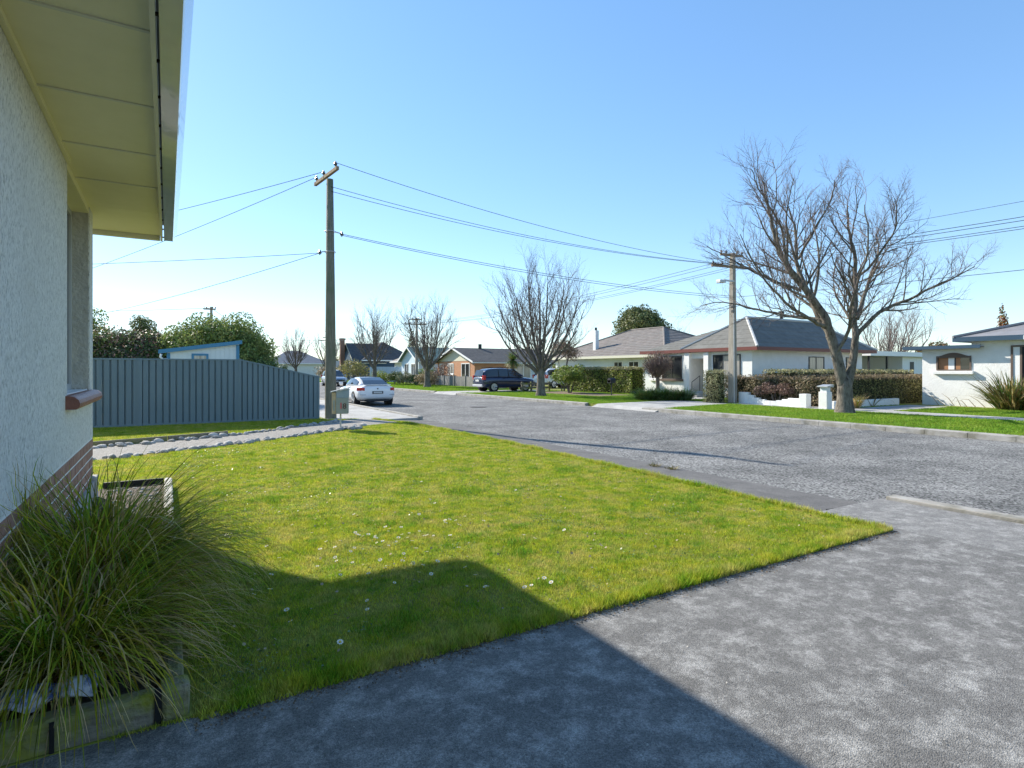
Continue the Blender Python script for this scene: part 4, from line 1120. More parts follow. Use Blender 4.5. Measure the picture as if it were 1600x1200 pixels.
# ------------------------------------------------------------------ houses across the street
def hip_roof(t, x0, x1, y0, y1, z0, pitch, m, course=0.34, lip=0.022, fm='fascia_red', ridge=None):
    """stepped courses from the eaves up to the ridge"""
    mn = min(x1 - x0, y1 - y0) / 2
    nC = max(2, int(mn / course)); tp = math.tan(R_(pitch))
    b = MB()
    def ring(i, z): return [(x0 + i, y0 + i, z), (x1 - i, y0 + i, z), (x1 - i, y1 - i, z), (x0 + i, y1 - i, z)]
    for k in range(nC):
        a0, a1 = mn * k / nC, mn * (k + 1) / nC
        a1 = min(a1, mn - 0.002)
        lo = ring(a0, z0 + a0 * tp + lip); up = ring(a1, z0 + a1 * tp); base = ring(a0, z0 + a0 * tp - (0.0 if k else 0.02))
        b.add(base + lo + up, [(i, (i + 1) % 4, 4 + (i + 1) % 4, 4 + i) for i in range(4)] + [(4 + i, 4 + (i + 1) % 4, 8 + (i + 1) % 4, 8 + i) for i in range(4)])
    zt = z0 + mn * tp
    b.add(ring(mn - 0.002, zt), [(0, 1, 2, 3)])
    rf = b.build('roof', m, t)
    f = MB()
    for (xa, xb, ya, yb) in ((x0, x1, y0 - .02, y0), (x0, x1, y1, y1 + .02), (x0 - .02, x0, y0, y1), (x1, x1 + .02, y0, y1)): f.box(xa, xb, ya, yb, z0 - .16, z0 + .03)
    f.build('fascia', fm, t)
    MB().box(x0 + .01, x1 - .01, y0 + .01, y1 - .01, z0 - .10, z0 - .07).build('soffit', 'cream_paint', t)
    if ridge:
        q = MB()
        if x1 - x0 > y1 - y0: A, B = (x0 + mn, (y0 + y1) / 2, zt + .03), (x1 - mn, (y0 + y1) / 2, zt + .03)
        else: A, B = ((x0 + x1) / 2, y0 + mn, zt + .03), ((x0 + x1) / 2, y1 - mn, zt + .03)
        ends = ((x0, y0), (x1, y0), (x1, y1), (x0, y1))
        for e in ends:
            n_ = A if math.dist(e, A[:2]) < math.dist(e, B[:2]) else B
            q.tube([(e[0], e[1], z0 + .04), n_], .075, 6)
        q.tube([A, (B[0] + .01, B[1], B[2])], .08, 6)
        q.build('ridge_cap', ridge, rf)
    return rf
def win_x(t, X, y0, y1, z0, z1, mull=(), fm='trim_dark', gm='glass', sill=None, fw=.05, rails=()):
    """window on a wall facing -X"""
    f = MB()
    f.box(X - .045, X - .002, y0, y0 + fw, z0, z1); f.box(X - .045, X - .002, y1 - fw, y1, z0, z1)
    f.box(X - .045, X - .002, y0 + fw, y1 - fw, z0, z0 + fw); f.box(X - .045, X - .002, y0 + fw, y1 - fw, z1 - fw, z1)
    for m in mull: f.box(X - .04, X - .004, m - fw / 2, m + fw / 2, z0 + fw, z1 - fw)
    o = f.build('window', fm, t)
    ed = [y0 + fw] + [v for m in mull for v in (m - fw / 2, m + fw / 2)] + [y1 - fw]
    for k in range(0, len(ed), 2): MB().box(X - .02, X - .012, ed[k], ed[k + 1], z0 + fw, z1 - fw).build('pane', gm if isinstance(gm, str) else gm[k // 2], o)
    for rz in rails: MB().box(X - .035, X - .021, y0 + fw, y1 - fw, rz - .02, rz + .02).build('glazing_bar', fm, o)
    if sill: MB().box(X - .14, X - .003, y0 - .1, y1 + .1, z0 - .14, z0 - .003).build('sill', sill, o, bevel=.01)
    return o
def win_y(t, Y, x0, x1, z0, z1, mull=(), fm='trim_dark', gm='glass', sill=None, fw=.05):
    """window on a wall facing -Y"""
    f = MB()
    f.box(x0, x0 + fw, Y - .045, Y - .002, z0, z1); f.box(x1 - fw, x1, Y - .045, Y - .002, z0, z1)
    f.box(x0 + fw, x1 - fw, Y - .045, Y - .002, z0, z0 + fw); f.box(x0 + fw, x1 - fw, Y - .045, Y - .002, z1 - fw, z1)
    for m in mull: f.box(m - fw / 2, m + fw / 2, Y - .04, Y - .004, z0 + fw, z1 - fw)
    o = f.build('window', fm, t)
    ed = [x0 + fw] + [v for m in mull for v in (m - fw / 2, m + fw / 2)] + [x1 - fw]
    for k in range(0, len(ed), 2): MB().box(ed[k], ed[k + 1], Y - .02, Y - .012, z0 + fw, z1 - fw).build('pane', gm, o)
    if sill: MB().box(x0 - .1, x1 + .1, Y - .14, Y - .003, z0 - .14, z0 - .003).build('sill', sill, o)
    return o

# white house with grey hipped roof and entrance porch
hc = thing('house', 'white bungalow with grey hipped roof, red fascia and recessed porch', 'house', (31, 23, 0))
X = 26.4
b = MB()
b.box(X, 37.0, 19.5, 22.42, 0, 2.62)                                 # right front block
b.box(X, X + .2, 23.66, 26.3, 0, 2.62)
b.box(X + .2, 37.0, 23.66, 26.3, 0, 2.62)
b.box(X + 1.4, 37.0, 22.42, 23.66, 0, 2.62)                          # back of the porch recess
b.box(X, X + 1.4, 22.42, 23.66, 2.2, 2.62)                           # lintel
b.build('wall', 'white_wall', hc)
MB().box(X - .22, X - .002, 22.18, 22.52, 0, 2.56).build('pilaster', 'white_wall', hc, bevel=.01)
MB().box(X - .22, X - .002, 23.56, 23.95, 0, 2.56).build('pilaster', 'white_wall', hc, bevel=.01)
pd = MB().box(X + 1.34, X + 1.397, 22.6, 23.5, .34, 2.15).build('door', 'cream_paint', hc)
MB().box(X + 1.325, X + 1.339, 22.9, 23.2, .75, 1.95).build('pane', 'glass_curtain', pd)
MB().box(X - .35, X + 1.4, 22.53, 23.55, 0, .33).build('porch_floor', 'concrete', hc)
MB().box(X - .70, X - .352, 22.4, 23.7, 0, .22).build('step', 'concrete', hc, bevel=.01)
MB().box(X - 1.02, X - .702, 22.3, 23.8, 0, .11).build('step', 'concrete', hc, bevel=.01)
rl = MB(); rl.tube([(X - .9, 22.75, .1), (X - .9, 22.75, .85)], .02, 6); rl.tube([(X - .9, 22.75, .85), (X - .25, 22.75, 1.2)], .02, 6); rl.tube([(X - .25, 22.75, 1.2), (X - .25, 22.75, .33)], .02, 6)
rl.build('handrail', 'trim_dark', hc)
win_x(hc, X, 20.2, 22.0, .72, 2.38, (21.35,), 'trim_dark', ['glass_curtain', 'glass'], 'trim_brown')
win_x(hc, X, 24.3, 25.9, 1.0, 2.38, (25.1,), 'trim_dark', 'glass', 'trim_brown')
win_y(hc, 19.5, 31.4, 32.9, .7, 2.3, (32.1,), 'trim_dark', 'glass_curtain')
win_y(hc, 19.5, 35.2, 36.2, .7, 2.3, (), 'trim_dark', 'glass')
hip_roof(hc, 26.08, 37.6, 18.95, 24.15, 2.72, 35, 'roof_grey', .36, .018, 'fascia_red', 'ridge_pale')
hip_roof(hc, 26.14, 37.3, 20.8, 27.6, 2.70, 22, 'roof_grey', .36, .018, 'fascia_red', None)
MB().tube([(32.0, 21.6, 4.3), (32.0, 21.6, 4.95)], .10, 10).build('chimney', 'trim_dark', hc)
MB().tube([(32.0, 21.6, 4.95), (32.0, 21.6, 5.1)], .17, 10).build('chimney_cap', 'trim_dark', hc)
# carport and white shed behind
cp = thing('carport', 'white flat roofed carport and shed behind the long hedge', 'carport', (42, 21.5, 0))
MB().box(38.2, 49.0, 19.6, 24.0, 2.45, 2.75).build('roof', 'trim_white', cp)
for k in range(24): MB().box(43.0 + k * .24, 43.0 + k * .24 + .225, 20.0, 20.03, 0, 2.44).build('cladding_board', 'trim_white', cp)
MB().box(43.0, 48.9, 20.031, 23.5, 0, 2.44).build('wall', 'trim_white', cp)
MB().box(38.3, 43.0, 23.4, 23.6, 0, 2.44).build('back_wall', 'cream_wall', cp)
for x_ in (38.4, 40.6): MB().box(x_, x_ + .1, 19.8, 19.9, 0, 2.44).build('post', 'trim_dark', cp)
MB().box(44.0, 44.5, 19.97, 19.998, .9, 2.1).build('door', 'trim_dark', cp)
MB().box(45.8, 46.5, 19.975, 19.998, 1.2, 1.7).build('vent', 'cream_paint', cp)

# white stucco house at the right edge
he = thing('house', 'white stucco house with dark blue fascia and arched timber window at the right', 'house', (33, 9, 0))
X = 28.7
b = MB(); b.box(X, 38, 12.0, 12.55, 0, 2.46); b.box(X, 38, 2.0, 10.73, 0, 2.95)
b.box(X, 38, 10.73, 12.0, 0, 1.50); b.box(X, 38, 10.73, 12.0, 2.10, 2.46); b.box(X + .12, 38, 10.73, 12.0, 1.50, 2.10)
b.build('wall', 'white_wall', he)
wv_ = MB()
yy = np.linspace(10.73, 12.0, 13)
arch = [(y_, 2.10 + .14 * max(0, math.cos((y_ - 11.37) / .48 * math.pi / 2)) if abs(y_ - 11.37) < .48 else 2.10) for y_ in yy]
n = len(arch)
wv_.add([(X - .03, a[0], a[1] + .02) for a in arch] + [(X - .03, a[0], 2.04) for a in arch] + [(X + .05, a[0], a[1] + .02) for a in arch] + [(X + .05, a[0], 2.04) for a in arch],
        [(i, n + i, n + i + 1, i + 1) for i in range(n - 1)] + [(i, i + 1, 2 * n + i + 1, 2 * n + i) for i in range(n - 1)])
wv_.box(X - .03, X + .05, 10.73, 10.79, 1.50, 2.04); wv_.box(X - .03, X + .05, 11.94, 12.0, 1.50, 2.04); wv_.box(X - .03, X + .05, 10.79, 11.94, 1.50, 1.54)
ww = wv_.build('arched_window', 'trim_brown', he)
for a, b2, mm in ((11.58, 11.94, 'wood_orange'), (11.36, 11.58, 'trim_white'), (11.30, 11.355, 'trim_dark'), (11.14, 11.30, 'wood_orange'), (10.79, 11.14, 'glass')):
    MB().box(X + .055, X + .07, a, b2, 1.545, 2.05).build('pane', mm, ww)
MB().box(X - .16, X - .003, 10.62, 12.1, 1.34, 1.485).build('window_sill', 'white_wall', he, bevel=.015)
win_x(he, X, 7.6, 9.42, .75, 2.5, (8.3, 9.1), 'trim_brown', ['glass', 'glass', 'trim_white'], None, .07)
f = MB(); f.prism([(28.37, 10.3), (33, 10.3), (33, 13.15), (28.37, 13.15)], [2.46, 2.58, 2.58, 2.46], [2.50, 2.62, 2.62, 2.50]); pr_ = f.build('porch_roof', 'roof_steel', he)
f = MB(); f.box(28.33, 28.368, 10.3, 13.18, 2.42, 2.56); f.box(28.37, 33, 13.152, 13.18, 2.42, 2.56); f.build('porch_fascia', 'fascia_blue', he)
hip_roof(he, 28.34, 38.6, 1.2, 11.25, 2.86, 17, 'roof_steel', .8, .01, 'fascia_blue', 'roof_steel')
MB().box(28.26, 28.315, 8.75, 8.9, 2.7, 2.86).build('bracket', 'trim_white', he)
# low stepped garden wall and pillar
sw = thing('garden_wall', 'low white stepped wall dipping in front of the brown hedge', 'wall', (22.5, 15.9, 0))
pts_ = [(22.60, 17.35), (22.05, 14.0)]
hts = [.52, .52, .40, .30, .24, .20, .20, .24, .30, .36, .36]
for k in range(11):
    a = np.array(pts_[0]) + (np.array(pts_[1]) - np.array(pts_[0])) * k / 11; b2 = np.array(pts_[0]) + (np.array(pts_[1]) - np.array(pts_[0])) * (k + .985) / 11
    MB().prism([(a[0] + .08, a[1]), (a[0] - .08, a[1]), (b2[0] - .08, b2[1]), (b2[0] + .08, b2[1])], -.05, hts[k]).build('block', 'white_wall', sw, bevel=.008)
MB().box(21.88, 22.2, 13.68, 13.99, -.05, .56).build('end_pillar', 'white_wall', sw, bevel=.012)
pl = thing('gate_pillar', 'white pillar with letterbox cap left of the big tree trunk', 'pillar', (21.85, 12.9, 0))
MB().box(21.68, 22.02, 12.72, 13.06, -.05, .68).build('shaft', 'white_wall', pl, bevel=.015)
MB().box(21.72, 21.98, 12.76, 13.02, .682, .86).build('letterbox', 'siding', pl, bevel=.01)
MB().prism([(21.64, 12.68), (22.06, 12.68), (22.06, 13.10), (21.64, 13.10)], .862, [.90, .96, .96, .90]).build('cap', 'galv', pl)
lw = thing('garden_wall', 'long low white wall running behind the big tree trunk', 'wall', (24.5, 12.9, 0))
for k in range(8): MB().box(22.3 + k * .62, 22.3 + k * .62 + .61, 12.80, 12.95, -.05, .30).build('block', 'white_wall', lw, bevel=.008)

# hedges and shrubs across the street
hedge('box_hedge', 'variegated clipped hedge block at the foot of the concrete pole', 21.6, 22.25, 17.75, 18.6, 1.5, 'leaf_variegated', 3600, .035, 41)
hedge('box_hedge', 'brown green clipped hedge behind the stepped white wall', 22.9, 23.8, 13.2, 18.4, 1.22, 'leaf_brown', 9000, .045, 42, None, .10)
hedge('box_hedge', 'long olive hedge behind the big bare tree', 23.6, 33.5, 13.3, 14.4, 1.28, 'leaf_olive', 13000, .045, 43, 'leaf_brown')
hedge('box_hedge', 'taller green topped hedge in front of the white bungalow', 24.6, 36.5, 16.4, 17.6, 1.52, 'leaf_brown', 15000, .05, 44, 'leaf_variegated')
hedge('box_hedge', 'tall green clipped hedge in front of the brown tiled house', 25.3, 26.5, 27.5, 34.0, 1.72, 'leaf_hedge', 13000, .055, 45, 'leaf_variegated')
shrub('bush', 'bushy red brown shrub at the dip of the stepped wall', 'shrub', (22.75, 15.6, .6), (.5, .8, .62), 'leaf_purple', 2600, .04, 46, 14)
shrub('bush', 'bright green leafy bush right of the second bare tree', 'shrub', (22.9, 30.8, .95), (.95, 1.5, 1.15), ['leaf_bush', 'leaf_hedge'], 8000, .06, 47, 30)
shrub('brown_tree', 'small brown leafed tree behind the second bare tree', 'tree', (24.4, 33.6, 2.75), (1.15, 1.15, 1.15), ['leaf_brown', 'leaf_purple'], 4200, .05, 48, 26)
t = thing('ball_tree', 'clipped ball shaped bare tree on a short trunk by the porch', 'tree', (25.3, 25.2, 0))
MB().tube([(25.3, 25.2, 0), (25.3, 25.2, .6), (25.3, 25.2, 1.1)], [.13, .11, .12], 8).build('trunk', 'bark_far', t)
r = np.random.default_rng(50); bt = MB()
for k in range(420):
    d = r.normal(size=3); d[2] = abs(d[2]) * 1.2 - .35; d /= np.linalg.norm(d)
    c0 = np.array([25.3, 25.2, 1.1]); e = np.array([25.3, 25.2, 1.85]) + d * np.array([.92, .92, .88]) * r.uniform(.75, 1.03)
    md = c0 + (e - c0) * .5 + r.normal(0, .08, 3)
    bt.tube([c0, md, e], [.022, .014, .006], 3, False)
bt.build('twigs', 'twig', t)
np_mesh('dry_leaves', leaves([(25.3, 25.2, 1.85, .9, .9, .88)], 1600, .035, r, .8), 4, ['leaf_purple'], t)
t = thing('agapanthus_clump', 'dense green strap leaved clump beside the driveway crossing', 'plant', (21.4, 20.9, 0))
for k in range(9): blades('leaf_tuft', (20.5 + .23 * k, 21.5 - .15 * k, 0.0), 260, (.6, 1.0), (.010, .020), (35, 85), (40, 110), ['strap_green', 'strap_flax'], [.9, .1], t, 5, .22, .02, None, None, 60 + k)
t = thing('flax_bush', 'olive and bronze flax bush against the right white house', 'plant', (27.4, 9.1, 0))
blades('leaves', (27.4, 9.0, 0), 420, (1.0, 1.9), (.018, .034), (38, 88), (10, 75), ['strap_flax', 'strap_green', 'tussock_dry'], [.6, .25, .15], t, 6, .4, .02, None, None, 70)
blades('leaves', (27.3, 8.0, 0), 260, (.9, 1.6), (.018, .034), (38, 88), (10, 75), ['strap_flax', 'strap_green'], [.6, .4], t, 6, .35, .02, None, None, 71)
t = thing('dry_grass_tuft', 'straw coloured grass tuft right of the big tree trunk', 'plant', (23.2, 12.5, 0))
blades('blades', (23.3, 12.55, 0), 260, (.4, .75), (.006, .012), (55, 88), (20, 80), ['tussock_dry', 'tussock_green'], [.8, .2], t, 5, .16, .02, None, None, 72)
t = thing('leaning_leaf_plant', 'single bent yellow leaf plant on the strip of grass by the hedge', 'plant', (24.9, 12.7, 0))
blades('leaves', (25.0, 12.75, 0), 9, (.7, 1.0), (.02, .03), (60, 80), (60, 130), ['strap_flax'], [1.0], t, 6, .08, .02, None, None, 73)
t = thing('dead_sticks', 'dry fallen sticks at the foot of the right white house', 'branch', (28.2, 10.6, 0))
r = np.random.default_rng(74); bt = MB()
for k in range(9):
    p = np.array([28.25 + r.uniform(-.15, .2), 11.8 - k * .28, .02]); a = r.uniform(-.9, .9)
    bt.tube([p, p + np.array([.0, math.cos(a) * .25, .22 + .2 * r.uniform()]), p + np.array([.05, math.cos(a) * .55, .12 + .4 * r.uniform()])], [.016, .013, .006], 4)
bt.build('sticks', 'dry_stick', t)
def spire(x, y, H, W, n=26):
    def f(r):
        out = []
        for k in range(n):
            u = k / (n - 1); w_ = W * (1 - u) ** .75 + .08
            out.append((x + r.normal(0, w_ * .18), y + r.normal(0, w_ * .18), .4 + (H - .4) * u, w_ * r.uniform(.8, 1.1), w_ * r.uniform(.8, 1.1), H / n * 1.5))
        return out
    return f
shrub('round_conifer', 'tall rounded dark conifer behind the brown tiled roof', 'tree', (42.5, 44.5, 4.9), (2.6, 2.6, 4.2), 'leaf_cypress', 30000, .13, 75, 120, .30)
shrub('slim_cypress', 'rust coloured slim cypress behind the right house roof', 'tree', (74.6, 25.2, 4.0), (.85, .85, 3.8), ['leaf_rust', 'leaf_rust', 'leaf_dark'], 5200, .12, 76, blobs=spire(74.6, 25.2, 8.1, 1.3))
shrub('slim_cypress', 'small dark cypress tip at the far right skyline', 'tree', (76.3, 23.3, 3.3), (.5, .5, 3.2), 'leaf_brown', 2400, .1, 77, blobs=spire(76.3, 23.3, 6.7, .8))
shrub('far_bush', 'low rusty hedge seen over the porch roof of the right house', 'shrub', (52.0, 21.6, 2.6), (2.6, 1.2, 1.3), ['leaf_rust', 'leaf_olive'], 2600, .10, 78, 16)

# small black letterbox and timber rail by the garden bed
t = thing('mailbox', 'small black letterbox on a post in front of the green hedge', 'mailbox', (22.9, 26.6, 0))
MB().tube([(22.9, 26.6, 0), (22.9, 26.6, .75)], .03, 6).build('post', 'trim_dark', t)
bx = MB(); bx.box(22.7, 23.1, 26.45, 26.75, .75, .92); bx.tube([(22.7, 26.6, .92), (23.1, 26.6, .92)], .15, 10); bx.build('box', 'trim_dark', t)
t = thing('timber_rail', 'short timber rail fence beside the trunk of the second bare tree', 'fence', (22.0, 34.0, 0))
for k in range(4): MB().box(21.1 + k * .75, 21.22 + k * .75, 33.9, 34.0, -.1, .72).build('post', 'timber', t)
for z in (.25, .52): MB().box(21.0, 23.6, 33.86, 33.895, z, z + .13).build('rail', 'timber', t)

# brown tiled house
hd = thing('house', 'pale house with big brown tiled hipped roof behind the green hedge', 'house', (35, 37, 0))
MB().box(30.4, 40, 29.6, 43.0, 0, 2.6).build('wall', 'siding', hd)
hip_roof(hd, 29.7, 40.6, 28.9, 43.6, 2.62, 24, 'roof_brown', .33, .035, 'cream_paint', 'roof_brown')
for a, b2 in ((34.0, 35.0), (32.2, 33.3), (30.3, 30.9)): win_x(hd, 30.4, a, b2, .9, 2.2, ((a + b2) / 2,), 'trim_white', 'glass', 'trim_white')
MB().box(31.05, 31.4, 38.1, 38.45, 0, 4.9).build('chimney', 'white_wall', hd)
MB().tube([(31.22, 38.27, 4.9), (31.22, 38.27, 5.15)], .1, 8).build('chimney_pot', 'trim_dark', hd)
# brick house with cream gable
def gable_roof(t, x0, x1, y0, y1, z0, rise, m, courses=10, lip=.02, along='x', barge='trim_white', gable=None, oh=.45):
    """ridge along X, gable ends facing -X and +X"""
    ym = (y0 + y1) / 2; hw = (y1 - y0) / 2 + oh
    b = MB(); k_ = rise / ((y1 - y0) / 2)
    for s in (-1, 1):
        for c in range(courses):
            a0 = hw * (1 - c / courses); a1 = hw * (1 - (c + 1) / courses)
            za = z0 + rise - a0 * k_ + lip; zb = z0 + rise - a1 * k_
            b.add([(x0 - oh, ym + s * a0, za), (x1 + oh, ym + s * a0, za), (x1 + oh, ym + s * a1, zb), (x0 - oh, ym + s * a1, zb), (x0 - oh, ym + s * a0, za - lip - .04), (x1 + oh, ym + s * a0, za - lip - .04)],
                  [(0, 1, 2, 3), (4, 5, 1, 0)])
    rf = b.build('roof', m, t)
    g = MB()
    for s in (-1, 1):
        for xx in (x0 - oh - .03, x1 + oh + .005):
            ya, yb = ym + s * hw, ym
            za, zb = z0 + rise - hw * k_, z0 + rise
            g.add([(xx, ya, za - .14), (xx, ya, za + .06), (xx, yb, zb + .06), (xx, yb, zb - .14), (xx + .03, ya, za - .14), (xx + .03, ya, za + .06), (xx + .03, yb, zb + .06), (xx + .03, yb, zb - .14)],
                  [(0, 1, 2, 3), (7, 6, 5, 4), (0, 3, 7, 4), (1, 5, 6, 2), (0, 4, 5, 1)])
        g.box(x0 - oh, x1 + oh, ym + s * hw - (.03 if s > 0 else 0), ym + s * hw + (.03 if s < 0 else 0), z0 + rise - hw * k_ - .14, z0 + rise - hw * k_)
    g.build('barge_board', barge, t)
    if gable:
        for xx in (x0, x1 - .05):
            q = MB(); q.add([(xx, y0, z0), (xx, y1, z0), (xx, ym, z0 + rise - .03), (xx + .05, y0, z0), (xx + .05, y1, z0), (xx + .05, ym, z0 + rise - .03)], [(0, 2, 1), (3, 4, 5), (0, 1, 4, 3), (1, 2, 5, 4), (2, 0, 3, 5)])
            q.build('gable', gable, t)
    return rf
hb = thing('house', 'orange brick house with cream gable and dark tiled roof', 'house', (32, 58, 0))
MB().box(27.5, 31.6, 53.5, 63, 0, 2.52).build('wall', 'brick_far', hb)
MB().box(31.602, 37.5, 53.7, 62.8, 0, 2.52).build('side_wall', 'blue_wall', hb)
gable_roof(hb, 27.5, 38.0, 53.5, 63, 2.55, 1.5, 'roof_slate', 12, .02, gable='cream_paint')
win_x(hb, 27.5, 54.6, 56.6, .75, 2.3, (55.6,), 'trim_white', 'glass', 'trim_white', .09)
win_x(hb, 27.5, 58.6, 60.2, 1.1, 2.3, (59.4,), 'trim_white', 'glass_curtain', 'trim_white', .09)
win_x(hb, 27.5, 61.3, 62.4, .9, 2.3, (), 'trim_white', 'glass_curtain', 'trim_white', .09)
win_y(hb, 53.7, 32.6, 34.6, .6, 2.2, (33.6,), 'trim_white', 'glass_curtain', 'trim_white', .1)
MB().tube([(30.5, 58.0, 3.8), (30.5, 58.0, 4.5)], .20, 10).build('chimney', 'trim_dark', hb)
MB().tube([(36.2, 57.0, 3.6), (36.2, 57.0, 4.9)], .09, 8).build('flue', 'trim_dark', hb)
# low block fence in front of the brick house
t = thing('block_fence', 'low grey block fence in front of the brick house', 'fence', (23.5, 51, 0))
for k in range(9):
    MB().box(23.8, 23.95, 41.0 + k * 2.4, 41.0 + k * 2.4 + 2.3, -.05, .95).build('panel', 'block_grey', t)
    MB().box(23.74, 24.0, 43.3 + k * 2.4, 43.4 + k * 2.4, -.05, 1.02).build('post', 'block_grey', t)
# green roofed house
ha = thing('house', 'pale blue cottage with green gabled roof left of the brick house', 'house', (31, 70, 0))
MB().box(26.5, 36, 66.5, 72.5, 0, 2.9).build('wall', 'blue_wall', ha)
gable_roof(ha, 26.5, 36, 66.5, 72.5, 2.9, 1.6, 'roof_green', 3, .01, gable='blue_wall')
win_x(ha, 26.5, 67.6, 69.0, .8, 2.4, (68.3,), 'trim_white', 'glass', 'trim_white', .1)
win_x(ha, 26.5, 70.0, 71.4, .8, 2.4, (70.7,), 'trim_white', 'glass', 'trim_white', .1)
MB().tube([(31, 68, 3.6), (31, 68, 5.2)], .05, 6).build('aerial', 'galv', ha)
t = thing('boundary_fence', 'pale blue tall fence between the far gardens', 'fence', (24.6, 72.8, 0))
for k in range(12): MB().box(22.6 + k * .55, 22.6 + k * .55 + .535, 73.6 - k * .02, 73.64 - k * .02, 0, 2.0).build('board', 'pale_blue_fence', t)
# dark gabled villa further away
hv = thing('house', 'far dark roofed villa with navy gable and brick chimney', 'house', (30, 98, 0))
MB().box(25.5, 36, 92.5, 104, 0, 3.2).build('wall', 'navy_paint', hv)
gable_roof(hv, 26.0, 30.5, 92.5, 101.0, 3.1, 3.0, 'roof_slate', 8, .02, gable='navy_paint', barge='cream_paint')
hip_roof(hv, 27.0, 37.0, 92.0, 105.0, 3.2, 33, 'roof_slate', .5, .02, 'trim_white', None)
MB().box(24.6, 25.3, 96.2, 96.9, 0, 6.6).build('chimney', 'chimney_brick', hv)
MB().box(24.5, 25.4, 96.1, 97.0, 6.6, 6.85).build('chimney_cap', 'chimney_brick', hv)
ht = thing('house', 'distant low house with white gutter beyond the blue fence', 'house', (38, 84, 0))
MB().box(31.0, 40, 80, 88, 0, 2.9).build('wall', 'cream_wall', ht)
hip_roof(ht, 30.4, 40.6, 79.4, 88.6, 2.9, 27, 'roof_brown', .5, .02, 'trim_white', None)
# low far houses seen over the sloping fence end
hz = thing('house', 'distant pale cottage with grey roof over the fence end', 'house', (9, 118, 0))
MB().box(5, 14, 115, 122, 0, 3.0).build('wall', 'cream_wall', hz)
hip_roof(hz, 4.4, 14.6, 114.4, 122.6, 3.0, 30, 'roof_slate', .6, .02, 'trim_white', None)
hz = thing('house', 'distant cream house left of the tall wooden pole', 'house', (25, 140, 0))
MB().box(17.5, 30, 128, 138, 0, 3.0).build('wall', 'cream_wall', hz)
hip_roof(hz, 17.0, 30.6, 127.4, 138.6, 3.0, 27, 'roof_steel', .6, .02, 'trim_white', None)
gz = thing('low_shed', 'white roofed low shed just beyond the slate fence', 'shed', (3.4, 37, 0))
MB().box(2.0, 5.2, 36.0, 39, 0, 1.85).build('wall', 'siding', gz)
MB().prism([(1.8, 35.8), (5.4, 35.8), (5.4, 39.2), (1.8, 39.2)], [2.02, 1.86, 1.86, 2.02], [2.08, 1.92, 1.92, 2.08]).build('roof', 'trim_white', gz)
t = thing('front_fence', 'far grey timber fence beside the street left of the tall pole', 'fence', (5, 60, 0))
for k in range(14): MB().box(4.6, 4.65, 48 + k * 2.0, 48 + k * 2.0 + 1.94, 0, 1.35).build('panel', 'block_grey', t)
t = thing('utility_cabinet', 'dark blue gate panel above the low end of the slate fence', 'gate', (4.4, 34, 0))
MB().box(4.1, 4.9, 34.0, 34.08, 0, 1.55).build('panel', 'navy_paint', t)
MB().box(4.9, 5.0, 33.98, 34.1, 0, 1.62).build('post', 'navy_paint', t)
# clipped bushes and garden plants along the far frontage
for i, (x, y, rx, rz, m, lab) in enumerate(((21.0, 64.5, 1.1, 1.0, 'leaf_hedge', 'clipped pale green bush above the white coupe roof'), (21.3, 60.8, .95, .95, 'leaf_dark', 'dark round bush right of the white coupe'),
                                            (21.6, 58.2, 1.0, .85, 'leaf_variegated', 'pale clipped round bush between two dark ones'), (22.0, 55.9, .85, .9, 'leaf_dark', 'dark round bush left of the spiky shrub'),
                                            (21.2, 51.2, 1.0, 1.0, 'leaf_brown', 'brown bush at the foot of the third bare tree'), (24.6, 55.4, 1.3, 1.5, 'leaf_purple', 'reddish bush in front of the brick house'),
                                            (22.5, 82.0, 2.6, 1.9, 'leaf_olive', 'olive bushes behind the silver car'), (21.5, 90.0, 2.4, 1.7, 'leaf_brown', 'brownish bushes further down the far verge'),
                                            (12.0, 100.0, 1.6, 2.3, 'leaf_olive', 'yellow green conifer over the fence end'), (15.8, 101.0, 1.5, 1.8, 'leaf_dark', 'dark bush under the distant bare tree'),
                                            (26.3, 62.9, 1.2, 1.5, 'leaf_bush', 'green spiky shrub at the corner of the green roofed cottage'), (13.0, 128, 5.0, 2.6, 'leaf_purple', 'distant purplish bushes over the slate fence'))):
    shrub('bush', lab, 'shrub', (x, y, rz * .55), (rx, rx, rz), m, 2200, .07 if y < 70 else .12, 90 + i, 16, .4)
r = np.random.default_rng(120)                                       # far belt of trees along the horizon
V = []
for k in range(60):
    a = R_(r.uniform(-42, 75)); dd = r.uniform(190, 320)
    V.append((dd * math.sin(a), dd * math.cos(a), r.uniform(1.5, 3.0), r.uniform(6, 14), r.uniform(6, 14), r.uniform(2.5, 5.5)))
o = np_mesh('far_trees', leaves(V, 26000, .8, r), 4, ['leaf_dark', 'leaf_brown', 'leaf_olive'], None, r.choice(3, 26000))
tag(o, 'low belt of distant trees along the horizon', 'trees', kind='stuff')
shrub('spire_conifer', 'small pointed conifer between the villa and the cottage', 'tree', (37.0, 96.0, 3.6), (1.1, 1.1, 4.0), 'leaf_cypress', 4200, .14, 121, blobs=spire(37.0, 96.0, 8.6, 1.9))
t = thing('cabbage_tree', 'cabbage tree with spiky leaf head in front of the brick house', 'tree', (26.0, 43.3, 0))
MB().tube([(26, 43.3, 0), (26.02, 43.3, 1.2), (26, 43.3, 2.35)], [.17, .14, .13], 8).build('trunk', 'bark_far', t)
blades('leaves', (26, 43.3, 2.4), 340, (.7, 1.05), (.016, .026), (-50, 88), (10, 50), ['strap_green', 'strap_flax'], [.75, .25], t, 4, .1, .3, None, None, 122)
